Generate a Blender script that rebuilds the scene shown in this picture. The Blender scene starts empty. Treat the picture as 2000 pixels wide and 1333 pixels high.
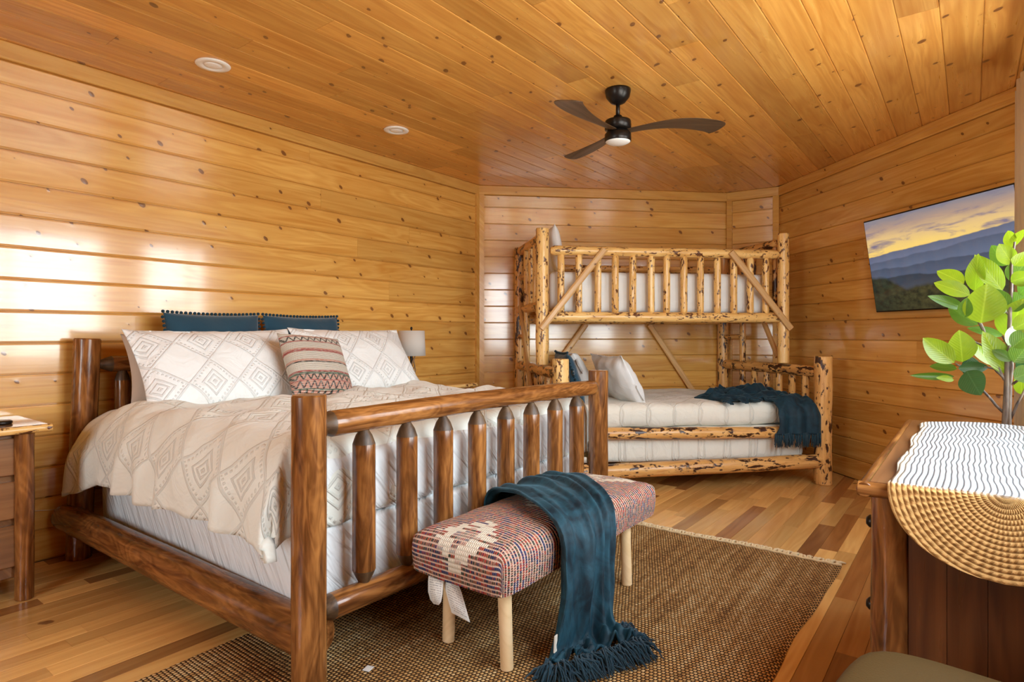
import bpy, math, random
from mathutils import Vector, Matrix, noise
import numpy as np

S = bpy.context.scene
COL = S.collection
PI = math.pi

# ------------------------------------------------------------------ camera
cam_d = bpy.data.cameras.new('camera')
cam = bpy.data.objects.new('camera', cam_d)
COL.objects.link(cam)
cam.location = (3.984, 0.0, 1.218)
cam.rotation_euler = (PI / 2, 0, math.radians(37.24))
cam_d.sensor_width = 36.0
cam_d.lens = 1180 / 2000 * 36.0
cam_d.shift_y = -11.5 / 2000
cam_d.clip_start = 0.02
S.camera = cam

# ------------------------------------------------------------------ world, exposure
w = bpy.data.worlds.new('sky')
S.world = w
w.use_nodes = True
wn = w.node_tree
bg = wn.nodes['Background']
tc = wn.nodes.new('ShaderNodeTexCoord')
sx = wn.nodes.new('ShaderNodeSeparateXYZ')
rp = wn.nodes.new('ShaderNodeValToRGB')
wn.links.new(tc.outputs['Generated'], sx.inputs[0])
mr = wn.nodes.new('ShaderNodeMapRange')
mr.inputs['From Min'].default_value = -1
wn.links.new(sx.outputs['Z'], mr.inputs['Value'])
wn.links.new(mr.outputs[0], rp.inputs[0])
e = rp.color_ramp.elements
e[0].position = 0.0; e[0].color = (0.60, 0.62, 0.58, 1)
e[1].position = 1.0; e[1].color = (0.60, 0.80, 1.0, 1)
m = e.new(0.47); m.color = (0.68, 0.72, 0.70, 1)
m = e.new(0.53); m.color = (0.88, 0.96, 0.98, 1)
wn.links.new(rp.outputs[0], bg.inputs[0])
bg.inputs[1].default_value = 11.0
S.view_settings.view_transform = 'Standard'
S.view_settings.look = 'None'
S.view_settings.gamma = 1
S.view_settings.use_curve_mapping = False
S.view_settings.exposure = 0.68
S.cycles.max_bounces = 9
S.cycles.diffuse_bounces = 6
S.cycles.glossy_bounces = 3
S.cycles.transmission_bounces = 3
S.cycles.transparent_max_bounces = 4
S.cycles.caustics_reflective = False
S.cycles.caustics_refractive = False
S.cycles.sample_clamp_indirect = 6

# windows: (y0, y1, z0, z1) openings in the right wall (x = 4.29) and one in the front wall (y = -1.9)
WINS = [(0.95, 2.86, 0.92, 2.42), (3.22, 4.42, 0.92, 2.42)]
FRONT = (1.5, 2.6, 0.75, 2.1)
def portal(loc, rot, sx_, sy_):
    l = bpy.data.lights.new('window_portal', 'AREA')
    l.shape = 'RECTANGLE'; l.size = sx_; l.size_y = sy_
    l.cycles.is_portal = True
    o = bpy.data.objects.new('window_portal', l)
    COL.objects.link(o); o.location = loc; o.rotation_euler = rot
for y0, y1, z0, z1 in WINS:
    portal((4.36, (y0 + y1) / 2, (z0 + z1) / 2), (0, PI / 2, 0), z1 - z0, y1 - y0)
portal(((FRONT[0] + FRONT[1]) / 2, -1.97, (FRONT[2] + FRONT[3]) / 2), (PI / 2, 0, 0), FRONT[1] - FRONT[0], FRONT[3] - FRONT[2])

# ------------------------------------------------------------------ helpers
def tag(o, label=None, cat=None, group=None, kind=None):
    if label: o['label'] = label
    if cat: o['category'] = cat
    if group: o['group'] = group
    if kind: o['kind'] = kind
    return o

def empty(name, loc, label, cat, rz=0.0, group=None):
    o = bpy.data.objects.new(name, None)
    COL.objects.link(o); o.location = loc; o.rotation_euler = (0, 0, rz)
    o.empty_display_size = 0.1
    return tag(o, label, cat, group)

def mesh(name, vs, fs, smooth=True, mats=None, fm=None, uv=None):
    me = bpy.data.meshes.new(name)
    me.from_pydata([tuple(v) for v in vs], [], fs)
    if smooth:
        me.polygons.foreach_set('use_smooth', [True] * len(me.polygons))
    if fm:
        me.polygons.foreach_set('material_index', fm)
    if uv is not None:
        ul = me.uv_layers.new(name='UVMap')
        li = [0] * len(me.loops); me.loops.foreach_get('vertex_index', li)
        arr = np.array([uv[i] for i in li], dtype=np.float32).ravel()
        ul.data.foreach_set('uv', arr)
    me.update()
    for m_ in (mats or []):
        me.materials.append(m_)
    return me

def obj(name, me, mat=None, parent=None, loc=(0, 0, 0), rot=None, scale=None):
    if mat is not None and len(me.materials) == 0:
        me.materials.append(mat)
    o = bpy.data.objects.new(name, me)
    COL.objects.link(o)
    if parent is not None: o.parent = parent
    o.location = loc
    if rot is not None:
        if isinstance(rot, Matrix):
            o.rotation_mode = 'QUATERNION'; o.rotation_quaternion = rot.to_quaternion()
        else: o.rotation_euler = rot
    if scale is not None: o.scale = scale
    return o

def frame(xa, ya):
    x = Vector(xa).normalized(); z = x.cross(Vector(ya)).normalized(); y = z.cross(x)
    return Matrix((x, y, z)).transposed()

class MB:
    """collects simple solids into one mesh"""
    def __init__(s): s.v = []; s.f = []; s.uv = None
    def add(s, vs, fs):
        n = len(s.v); s.v += [tuple(v) for v in vs]; s.f += [tuple(i + n for i in f) for f in fs]; return s
    def box(s, a, b, ch=0.0):
        (x0, y0, z0), (x1, y1, z1) = a, b
        if ch <= 0:
            vs = [(x, y, z) for x in (x0, x1) for y in (y0, y1) for z in (z0, z1)]
            fs = [(0, 1, 3, 2), (4, 6, 7, 5), (0, 4, 5, 1), (2, 3, 7, 6), (0, 2, 6, 4), (1, 5, 7, 3)]
            return s.add(vs, fs)
        c = ch; cx_, cy_, cz_ = (x0+x1)/2, (y0+y1)/2, (z0+z1)/2
        hx, hy, hz = (x1-x0)/2, (y1-y0)/2, (z1-z0)/2
        vs = []; idx = {}
        for sx_ in (-1, 1):
            for sy_ in (-1, 1):
                for sz_ in (-1, 1):
                    for ax in range(3):
                        d = [hx - c, hy - c, hz - c]; d[ax] += c
                        idx[(sx_, sy_, sz_, ax)] = len(vs)
                        vs.append((cx_ + sx_ * d[0], cy_ + sy_ * d[1], cz_ + sz_ * d[2]))
        fs = []
        def q(*k): fs.append(tuple(idx[i] for i in k))
        for t in (-1, 1):
            a_ = [(t, -1, -1, 0), (t, 1, -1, 0), (t, 1, 1, 0), (t, -1, 1, 0)]; q(*(a_ if t > 0 else a_[::-1]))
            a_ = [(-1, t, -1, 1), (-1, t, 1, 1), (1, t, 1, 1), (1, t, -1, 1)]; q(*(a_ if t > 0 else a_[::-1]))
            a_ = [(-1, -1, t, 2), (1, -1, t, 2), (1, 1, t, 2), (-1, 1, t, 2)]; q(*(a_ if t > 0 else a_[::-1]))
        for i in (-1, 1):
            for j in (-1, 1):
                q((i, j, -1, 0), (i, j, -1, 1), (i, j, 1, 1), (i, j, 1, 0))
                q((i, -1, j, 0), (i, -1, j, 2), (i, 1, j, 2), (i, 1, j, 0))
                q((-1, i, j, 1), (-1, i, j, 2), (1, i, j, 2), (1, i, j, 1))
                for k in (-1, 1): q((i, j, k, 0), (i, j, k, 1), (i, j, k, 2))
        return s.add(vs, fs)
    def prism(s, pts, z0, z1):
        n = len(pts)
        vs = [(x, y, z0) for x, y in pts] + [(x, y, z1) for x, y in pts]
        return s.add(vs, [tuple(range(n))[::-1], tuple(range(n, 2*n))] + [(i, (i+1) % n, n+(i+1) % n, n+i) for i in range(n)])
    def tube(s, pts, r, n=6, cap=True):
        pts = [Vector(p) for p in pts]; rs = r if isinstance(r, (list, tuple)) else [r]*len(pts)
        base = len(s.v); up = None
        for i, p in enumerate(pts):
            t = (pts[min(i+1, len(pts)-1)] - pts[max(i-1, 0)]).normalized()
            if up is None:
                up = t.orthogonal().normalized()
            up = (up - t * up.dot(t)).normalized(); sd = t.cross(up)
            for k in range(n):
                a = 2*PI*k/n
                s.v.append(tuple(p + (up*math.cos(a) + sd*math.sin(a)) * rs[i]))
        for i in range(len(pts)-1):
            for k in range(n):
                a = base+i*n+k; b = base+i*n+(k+1) % n
                s.f.append((a, b, b+n, a+n))
        if cap:
            s.f.append(tuple(base+k for k in range(n))[::-1]); m_ = base+(len(pts)-1)*n
            s.f.append(tuple(m_+k for k in range(n)))
        return s
    def lathe(s, prof, n=24, c=(0, 0, 0)):
        base = len(s.v)
        for r, z in prof:
            for k in range(n):
                a = 2*PI*k/n; s.v.append((c[0]+r*math.cos(a), c[1]+r*math.sin(a), c[2]+z))
        for i in range(len(prof)-1):
            for k in range(n):
                a = base+i*n+k; b = base+i*n+(k+1) % n
                s.f.append((a, b, b+n, a+n))
        s.f.append(tuple(base+k for k in range(n))[::-1]); m_ = base+(len(prof)-1)*n
        s.f.append(tuple(m_+k for k in range(n)))
        return s
    def ball(s, c, r, n=8, m_=5, sq=(1, 1, 1)):
        base = len(s.v); c = Vector(c)
        s.v.append(tuple(c - Vector((0, 0, r*sq[2]))))
        for i in range(1, m_):
            p = -PI/2 + PI*i/m_
            for k in range(n):
                a = 2*PI*k/n
                s.v.append((c.x+r*sq[0]*math.cos(p)*math.cos(a), c.y+r*sq[1]*math.cos(p)*math.sin(a), c.z+r*sq[2]*math.sin(p)))
        s.v.append(tuple(c + Vector((0, 0, r*sq[2])))); top = len(s.v)-1
        for k in range(n):
            s.f.append((base, base+1+(k+1) % n, base+1+k))
            s.f.append((top, base+1+(m_-2)*n+k, base+1+(m_-2)*n+(k+1) % n))
            for i in range(m_-2):
                a = base+1+i*n+k; b = base+1+i*n+(k+1) % n
                s.f.append((a, b, b+n, a+n))
        return s
    def me(s, name='part', smooth=False, mats=None): return mesh(name, s.v, s.f, smooth, mats)
    def build(s, name, mat, parent=None, smooth=False, loc=(0, 0, 0), rot=None):
        return obj(name, s.me(name, smooth), mat, parent, loc, rot)

def autosmooth(o, ang=40):
    me = o.data
    me.polygons.foreach_set('use_smooth', [True]*len(me.polygons))
    me.set_sharp_from_angle(angle=math.radians(ang))
    return o

# ------------------------------------------------------------------ node helper
class NT:
    def __init__(s, name):
        s.m = bpy.data.materials.new(name); s.m.use_nodes = True
        s.t = s.m.node_tree; s.b = s.t.nodes['Principled BSDF']
    def n(s, ty, **kw):
        nd = s.t.nodes.new('ShaderNode' + ty)
        for k, v in kw.items(): setattr(nd, k, v)
        return nd
    def put(s, sock, v):
        if isinstance(v, bpy.types.NodeSocket): s.t.links.new(v, sock)
        elif v is not None:
            if isinstance(v, (tuple, list)) and len(v) == 3 and sock.type == 'RGBA': v = (*v, 1)
            sock.default_value = v
    def mt(s, op, a, b=None, c=None, clamp=False):
        nd = s.n('Math', operation=op); nd.use_clamp = clamp
        for i, v in enumerate((a, b, c)): 
            if v is not None: s.put(nd.inputs[i], v)
        return nd.outputs[0]
    def mul(s, a, b): return s.mt('MULTIPLY', a, b)
    def add(s, a, b): return s.mt('ADD', a, b)
    def vm(s, op, a, b=None):
        nd = s.n('VectorMath', operation=op); s.put(nd.inputs[0], a)
        if b is not None: s.put(nd.inputs[1], b)
        return nd.outputs[0]
    def coord(s, k='Object'): return s.n('TexCoord').outputs[k]
    def xyz(s, v): nd = s.n('SeparateXYZ'); s.put(nd.inputs[0], v); return nd.outputs
    def cmb(s, x, y, z):
        nd = s.n('CombineXYZ')
        for i, v in enumerate((x, y, z)): s.put(nd.inputs[i], v)
        return nd.outputs[0]
    def noise(s, v, scale=5, detail=2, rough=.5, dist=0.0):
        nd = s.n('TexNoise'); s.put(nd.inputs['Vector'], v)
        nd.inputs['Scale'].default_value = scale; nd.inputs['Detail'].default_value = detail
        nd.inputs['Roughness'].default_value = rough; nd.inputs['Distortion'].default_value = dist
        return nd.outputs[0]
    def vor(s, v, scale=5, dims='3D', feat='F1', rnd=1.0):
        nd = s.n('TexVoronoi'); nd.voronoi_dimensions = dims; nd.feature = feat
        s.put(nd.inputs['Vector'], v); nd.inputs['Scale'].default_value = scale
        nd.inputs['Randomness'].default_value = rnd
        return nd
    def ramp(s, f, stops, interp='LINEAR'):
        nd = s.n('ValToRGB'); s.put(nd.inputs[0], f); cr = nd.color_ramp; cr.interpolation = interp
        while len(cr.elements) < len(stops): cr.elements.new(0.5)
        for e_, (p, c) in zip(cr.elements, stops):
            e_.position = p; e_.color = (*c, 1) if len(c) == 3 else c
        return nd.outputs[0]
    def mr(s, v, a, b, c=0.0, d=1.0, smooth=False):
        nd = s.n('MapRange'); s.put(nd.inputs[0], v)
        if smooth: nd.interpolation_type = 'SMOOTHSTEP'
        for i, q in enumerate((a, b, c, d)): s.put(nd.inputs[i+1], q)
        return nd.outputs[0]
    def mix(s, f, a, b, mode='MIX'):
        nd = s.n('Mix', data_type='RGBA', blend_type=mode)
        s.put(nd.inputs[0], f); s.put(nd.inputs[6], a); s.put(nd.inputs[7], b)
        return nd.outputs[2]
    def bump(s, h, dist=.002, strength=1.0, nrm=None):
        nd = s.n('Bump'); s.put(nd.inputs['Height'], h)
        nd.inputs['Distance'].default_value = dist; nd.inputs['Strength'].default_value = strength
        if nrm is not None: s.put(nd.inputs['Normal'], nrm)
        return nd.outputs[0]
    def out(s, col=None, rough=.5, normal=None, metal=None, spec=None, **kw):
        s.put(s.b.inputs['Base Color'], col); s.put(s.b.inputs['Roughness'], rough)
        if normal is not None: s.put(s.b.inputs['Normal'], normal)
        if metal is not None: s.put(s.b.inputs['Metallic'], metal)
        if spec is not None: s.put(s.b.inputs['Specular IOR Level'], spec)
        for k, v in kw.items(): s.put(s.b.inputs[k.replace('_', ' ')], v)
        return s.m

def plain(name, col, rough=.5, metal=0.0, spec=None, bump=0, bs=200):
    t = NT(name); nr = None
    c = t.coord(); nz = t.noise(c, bs, 2)
    if bump: nr = t.bump(nz, bump)
    cc = t.mix(nz, tuple(k*.92 for k in col), tuple(min(1, k*1.06) for k in col))
    return t.out(cc, rough, nr, metal, spec)

def plank_wood(name, light, dark, per='obj', knots=.055, kden=4.6, rough=.25, var=(.82, 1.1), knotcol=(.16, .055, .015), vscale=1.0, grain=.5, coat=0.0, tint=None):
    """varnished board: local X runs along the board"""
    t = NT(name)
    rnd = t.n('ObjectInfo').outputs['Random'] if per == 'obj' else t.n('NewGeometry').outputs['Random Per Island']
    r2 = t.mt('FRACT', t.mul(rnd, 37.7)); r3 = t.mt('FRACT', t.mul(rnd, 91.3))
    v = t.vm('ADD', t.coord(), t.cmb(t.mul(rnd, 61.0), t.mul(r2, 17.0), t.mul(r3, 9.0)))
    x, y, z = t.xyz(v)
    y = t.add(y, t.mul(z, .7))
    p2 = t.cmb(x, y, 0.0)
    dp = t.cmb(t.add(x, t.mul(t.mul(y, 1.0), .5)), y, 0.0)
    vo = t.vor(dp, kden, '2D'); d = vo.outputs['Distance']
    cr = t.xyz(vo.outputs['Color'])
    kr = t.mr(cr[0], .30, 1.0, -.01, knots)
    kr2 = t.mt('MAXIMUM', kr, .0001)
    halo = t.mt('EXPONENT', t.mul(t.mt('DIVIDE', d, t.add(kr2, .012)), -1.1))
    halo = t.mul(halo, t.mt('GREATER_THAN', kr, .004))
    sk = t.mr(cr[1], .55, .95, 0, .55)
    knot = t.mr(t.mt('DIVIDE', t.add(d, t.mul(t.mt('SUBTRACT', t.noise(p2, 34, 2, .6), .5), t.add(.035, t.mul(sk, .14)))), kr2), 1.10, .80, 0, 1, True)
    knot = t.mul(knot, t.mt('GREATER_THAN', kr, .004))
    yw = t.add(y, t.mul(halo, .035))
    g1 = t.noise(t.cmb(t.mul(x, 1.6*vscale), t.mul(yw, 34*vscale), z), 1.0, 4, .6, .6)
    g2 = t.noise(t.cmb(t.mul(x, .55*vscale), t.mul(yw, 5.5*vscale), rnd), 1.0, 2, .5, 1.2)
    ring = t.mt('SINE', t.add(t.mul(g2, 46.0), t.mul(g1, 2.0)))
    f = t.add(t.mul(t.mr(g1, .3, .7), grain), t.mul(t.mr(ring, -1, 1), .28))
    f = t.add(f, t.mul(t.mr(g2, .35, .7), .35))
    col = t.mix(f, light, dark)
    col = t.mix(t.mul(halo, .55), col, tuple(k*.75 for k in dark))
    col = t.mix(t.mul(knot, .88), col, knotcol)
    if tint: col = t.mix(t.mr(r3, .72, .95), col, t.mix(f, tint[0], tint[1]))
    br = t.mr(r2, 0, 1, var[0], var[1])
    col = t.vm('MULTIPLY', col, t.cmb(br, br, br))
    h = t.add(t.mul(g1, .22), t.add(t.mul(halo, .8), t.mul(t.noise(t.cmb(t.mul(x, .9), t.mul(y, 3.5), z), 1.0, 1), 1.3)))
    nr = t.bump(h, .0022, .8)
    rg = t.mr(g1, .2, .8, rough*.8, rough*1.25)
    return t.out(col, rg, nr, Coat_Weight=coat, Coat_Roughness=.10)

def log_wood(name, light, mid, dark, spots=None, spot_thr=(.60, .66), rough=.3, contour=.5, sscale=(11, 4.5)):
    """peeled log: local Z runs along the log"""
    t = NT(name)
    rnd = t.n('ObjectInfo').outputs['Random']
    v = t.vm('ADD', t.coord(), t.cmb(t.mul(rnd, 23.0), t.mul(rnd, 51.0), t.mul(rnd, 37.0)))
    x, y, z = t.xyz(v)
    g = t.noise(t.cmb(t.mul(x, 26), t.mul(y, 26), t.mul(z, 3.2)), 1.0, 4, .6, .8)
    b = t.noise(t.cmb(t.mul(x, 9), t.mul(y, 9), t.mul(z, 2.6)), 1.0, 2, .5, .9)
    ct = t.mt('SINE', t.mul(b, 52.0))
    f = t.add(t.mr(g, .3, .7), t.mul(ct, contour*.35))
    col = t.ramp(f, [(0.0, dark), (.45, mid), (1.0, light)])
    h = t.add(t.mul(g, .6), t.mul(b, 1.5))
    if spots:
        s1 = t.noise(t.cmb(t.mul(x, sscale[0]), t.mul(y, sscale[0]), t.mul(z, sscale[1])), 1.0, 2, .55, 1.0)
        s2 = t.noise(t.cmb(t.mul(x, sscale[0]*3.4), t.mul(y, sscale[0]*3.4), t.mul(z, sscale[1]*4.5)), 1.0, 2, .6, .5)
        sm = t.mr(t.add(t.mul(s1, .62), t.mul(s2, .38)), spot_thr[0], spot_thr[1], 0, 1, True)
        fine = t.vor(t.cmb(t.mul(x, 1.0), t.mul(y, 1.0), t.mul(z, .55)), 26, '3D').outputs['Distance']
        kn = t.mul(t.mr(fine, .24, .14, 0, 1, True), t.mr(t.noise(v, 8, 1), .44, .50))
        sm = t.mt('MAXIMUM', sm, kn)
        col = t.mix(sm, col, spots); h = t.add(h, t.mul(sm, -.8))
    nr = t.bump(h, .0025, .8)
    return t.out(col, rough, nr)

def fabric(name, col, col2=None, weave=900, bump=.0006, rough=.9, wr=0.0, wscale=6, sheen=.2, wrdir=(1, 1, 1)):
    t = NT(name); c = t.coord()
    n1 = t.noise(c, weave, 1); h = t.mul(n1, bump*600)
    if wr:
        if wrdir[0] != 1:
            X_, Y_, Z_ = t.xyz(c); uu = t.add(t.add(X_, t.mul(Z_, .75)), t.mul(Y_, .9))
            wv = t.noise(t.cmb(t.mul(uu, 17.0), t.mul(Z_, 3.0), t.mul(t.mt('SUBTRACT', X_, Y_), 2.2)), 1.0, 2, .5, 1.1)
            wv = t.add(t.mul(wv, 1.6), t.mul(t.noise(t.vm('MULTIPLY', c, wrdir), 4, 3), .8))
        else: wv = t.noise(t.vm('MULTIPLY', c, wrdir), wscale, 3, .55, 1.4)
        h = t.add(h, t.mul(wv, wr*400))
    cc = t.mix(t.noise(c, 14, 2), col, col2 or tuple(k*.9 for k in col))
    return t.out(cc, rough, t.bump(h, .002, 1.0), spec=.2, Sheen_Weight=sheen)

# ------------------------------------------------------------------ materials
PINE_L = (.77, .45, .118); PINE_D = (.55, .245, .042)
M = {}
M['pine_wall'] = plank_wood('varnished_pine_wall', PINE_L, PINE_D, rough=.22, knots=.10, kden=5.2, var=(.86, 1.10), coat=1.0)
M['pine_ceiling'] = plank_wood('varnished_pine_ceiling', (.75, .395, .095), (.50, .195, .032), rough=.3, knots=.105, kden=4.8, var=(.80, 1.14), coat=.35)
M['pine_trim'] = plank_wood('varnished_pine_trim', (.75, .43, .115), (.54, .25, .048), rough=.25, knots=.04, kden=3)
M['pine_back'] = plain('dark_joint_behind_boards', (.16, .075, .025), .7)
M['pine_plain'] = plank_wood('pine_wall_out_of_view', PINE_L, PINE_D, knots=.05)
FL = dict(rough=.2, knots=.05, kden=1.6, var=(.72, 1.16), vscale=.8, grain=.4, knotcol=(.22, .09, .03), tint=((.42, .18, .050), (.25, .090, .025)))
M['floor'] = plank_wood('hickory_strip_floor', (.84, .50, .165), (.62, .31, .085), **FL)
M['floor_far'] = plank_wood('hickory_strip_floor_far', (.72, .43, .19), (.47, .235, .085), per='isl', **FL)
M['log_dark'] = log_wood('walnut_stained_log', (.38, .155, .040), (.18, .064, .016), (.075, .023, .006), rough=.2, contour=.30)
M['log_end'] = log_wood('rasped_log_end', (.15, .085, .04), (.075, .038, .016), (.03, .014, .006), rough=.5, contour=0)
M['log_light'] = log_wood('honey_peeled_log', (.88, .60, .24), (.77, .46, .15), (.60, .31, .085), spots=(.12, .040, .014), rough=.3, contour=.16, spot_thr=(.555, .60), sscale=(19, 7.5))
M['log_scorch'] = log_wood('honey_peeled_log_with_bark_scars', (.80, .47, .17), (.68, .36, .11), (.48, .22, .06), spots=(.050, .016, .007), rough=.3, contour=.12, spot_thr=(.52, .57), sscale=(14, 5.0))
M['slat_light'] = plank_wood('pale_brace_slat', (.74, .46, .20), (.52, .28, .10), rough=.4, knots=.05)
M['stain_board'] = plank_wood('walnut_stained_board', (.17, .060, .018), (.060, .019, .007), rough=.3, knots=.04, var=(.8, 1.15), knotcol=(.03, .01, .004))
M['stain_top'] = plank_wood('walnut_stained_top', (.30, .125, .042), (.12, .045, .015), rough=.22, knots=.04, knotcol=(.05, .02, .008))
M['stand_wood'] = plank_wood('brown_drawer_wood', (.34, .165, .065), (.16, .065, .022), rough=.3, knots=.05, knotcol=(.07, .025, .01))
M['stand_top'] = plank_wood('glossy_brown_top', (.46, .25, .11), (.28, .13, .05), rough=.16, knots=.04, coat=1.0)
M['bench_leg'] = plank_wood('pale_pine_leg', (.86, .62, .36), (.72, .48, .24), rough=.5, knots=.02)
M['black'] = plain('oil_rubbed_bronze', (.018, .014, .012), .32, .6)
M['white'] = plain('white_paint', (.82, .80, .76), .45)
M['frost'] = plain('frosted_lens', (.85, .83, .80), .4)
M['iron'] = plain('dark_iron', (.03, .02, .015), .45, .3, bump=.001, bs=60)

# fabrics -----------------------------------------------------------
def quilt_mat(name, col, cell=.34, uvmap=True, fade=1.0):
    """white tufted cotton with concentric diamonds, lines and dots (a raised pattern)"""
    t = NT(name); uv = t.coord('UV' if uvmap else 'Object')
    wob = t.noise(uv, 3.0, 1)
    x, y, z = t.xyz(uv)
    x = t.add(t.mul(x, 1/cell), t.mul(wob, .12)); y = t.mul(y, 1/cell)
    fx = t.mt('ABSOLUTE', t.mt('SUBTRACT', t.mt('FRACT', x), .5)); fy = t.mt('ABSOLUTE', t.mt('SUBTRACT', t.mt('FRACT', y), .5))
    d = t.add(fx, fy)
    rings = t.mt('SINE', t.mul(d, 2*PI*9.0))
    inner = t.mr(d, .34, .30); line = t.mr(t.mt('ABSOLUTE', t.mt('SUBTRACT', d, .5)), .035, .015)
    dash = t.mr(t.mt('SINE', t.mul(t.mt('SUBTRACT', fx, fy), 60.0)), -.2, .6)
    h = t.add(t.mul(t.mr(rings, .1, .8), inner), t.mul(line, .9))
    band = t.mr(t.mt('ABSOLUTE', t.mt('SUBTRACT', d, .42)), .03, .01)
    h = t.add(h, t.mul(t.mul(band, dash), .8))
    fz = t.noise(uv, 420, 2, .7)
    h2 = t.add(t.mul(h, t.add(.55, t.mul(fz, .9))), t.mul(fz, .12))
    wr = t.noise(t.coord(), 7, 3, .55, 1.2)
    nr = t.bump(t.add(h2, t.mul(wr, 2.6)), (.0068), .8)
    cc = t.mix(t.mul(h, .75), tuple(k*.94 for k in col), tuple(min(1, k*1.08) for k in col))
    return t.out(cc, .92, nr, spec=.15, Sheen_Weight=.25)
M['quilt'] = quilt_mat('white_tufted_duvet', (.82, .83, .75), .31)
M['sham'] = quilt_mat('white_tufted_sham', (.86, .88, .87), .27, False)
M['quilt_bunk'] = quilt_mat('ivory_tufted_cover', (.83, .80, .70), .22, False)
M['sheet'] = fabric('white_cotton_sheet', (.83, .85, .85), wr=.022, wscale=5, weave=700, wrdir=(3.4, 1, .9))
M['sheet_smooth'] = fabric('white_sheet', (.85, .87, .87), wr=.012, wscale=4)
M['beige_pillow'] = fabric('beige_pillowcase', (.58, .50, .43), wr=.008)
M['blue'] = fabric('teal_velvet', (.008, .042, .075), (.014, .062, .100), rough=.7, wr=.004, wscale=9, sheen=.35)
def velvet(name, a, b):
    t = NT(name); c = t.coord()
    x, y, z = t.xyz(c)
    n1 = t.noise(c, 7, 3, .6, 1.8); n2 = t.noise(c, 500, 1)
    n3 = t.noise(t.cmb(t.mul(x, 22), t.mul(y, 22), t.mul(z, 6)), 1.0, 2, .5, 1)
    col = t.mix(t.mr(t.add(t.mul(n1, .6), t.mul(n3, .4)), .38, .62), a, b)  # lighter streaks in this mix paint fold highlights into the cloth colour
    return t.out(col, .62, t.bump(t.add(t.mul(n2, .5), t.mul(n3, 1.6)), .002, .8), spec=.3, Sheen_Weight=.3, Sheen_Roughness=.35, Sheen_Tint=(.25, .5, .62, 1))
M['throw'] = velvet('teal_plush_throw', (.002, .011, .018), (.013, .062, .088))
M['throw2'] = velvet('dark_teal_plush_throw', (.003, .014, .024), (.008, .040, .062))
M['yarn'] = fabric('teal_yarn', (.004, .020, .033), (.010, .045, .066), rough=.8)
M['pad'] = fabric('grey_foundation_cloth', (.30, .26, .24))

def woven_bench():
    t = NT('handwoven_rag_upholstery'); uv = t.coord('UV'); x, y, z = t.xyz(uv)
    per = .0165
    yy = t.add(y, t.mul(t.noise(uv, 9, 1), .008)); row = t.mt('FLOOR', t.mul(yy, 1/per)); fr = t.mt('FRACT', t.mul(yy, 1/per))
    st = t.mt('FRACT', t.add(t.mul(x, 1/.0085), t.mul(row, .5)))
    rib = t.mt('SINE', t.mul(fr, PI)); st2 = t.mt('SINE', t.mul(st, PI))
    rn = t.noise(t.cmb(t.mul(x, 9.0), t.mul(row, 7.31), 3.0), 1.0, 2, .6)
    spk = t.noise(t.cmb(t.mul(x, 130.0), t.mul(row, 3.7), 1.0), 1.0, 1)
    colr = t.ramp(t.add(t.mul(rn, .75), t.mul(spk, .25)), [(.30, (.03, .035, .09)), (.39, (.05, .05, .12)), (.43, (.32, .030, .025)), (.47, (.44, .13, .07)), (.495, (.045, .055, .040)), (.53, (.46, .19, .13)), (.555, (.035, .035, .07)), (.62, (.40, .045, .035)), (.68, (.045, .05, .10))], 'CONSTANT')
    thread = t.mr(t.mt('ABSOLUTE', t.mt('SUBTRACT', fr, .5)), .27, .36)        # pale warp thread between the rag rows
    cream = (.72, .60, .47)
    col = t.mix(t.mul(thread, .92), colr, (.80, .56, .42))
    gap = t.mr(st2, .25, .0)
    col = t.mix(t.mul(gap, .45), col, cream)
    # cream figures: stepped diamonds down the middle
    qx = t.mul(t.mt('FLOOR', t.mul(x, 1/.03)), .03)
    cy = t.mt('SUBTRACT', t.mt('FRACT', t.mul(t.add(y, .22), 1/.56)), .5)
    cx_ = t.mt('SUBTRACT', qx, .22)
    dd = t.add(t.mul(t.mt('ABSOLUTE', cy), 1.5), t.mul(t.mt('ABSOLUTE', cx_), 3.4))
    fig = t.mul(t.mr(dd, .46, .45), t.mt('SUBTRACT', 1.0, t.mul(t.mr(dd, .20, .19), .75)))
    fig = t.mul(fig, t.mr(t.noise(t.cmb(t.mul(qx, 30), t.mul(row, .9), 5.0), 1.0, 0), .36, .40))
    fig = t.mt('MULTIPLY', fig, t.mr(t.mt('ABSOLUTE', cx_), .20, .19))
    col = t.mix(fig, col, (.80, .70, .55))
    h = t.add(t.mul(rib, .9), t.mul(st2, .6)); h = t.add(h, t.mul(t.noise(uv, 300, 2), .4))
    return t.out(col, .9, t.bump(h, .0048, 1.0), spec=.15)
M['bench'] = woven_bench()

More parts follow.
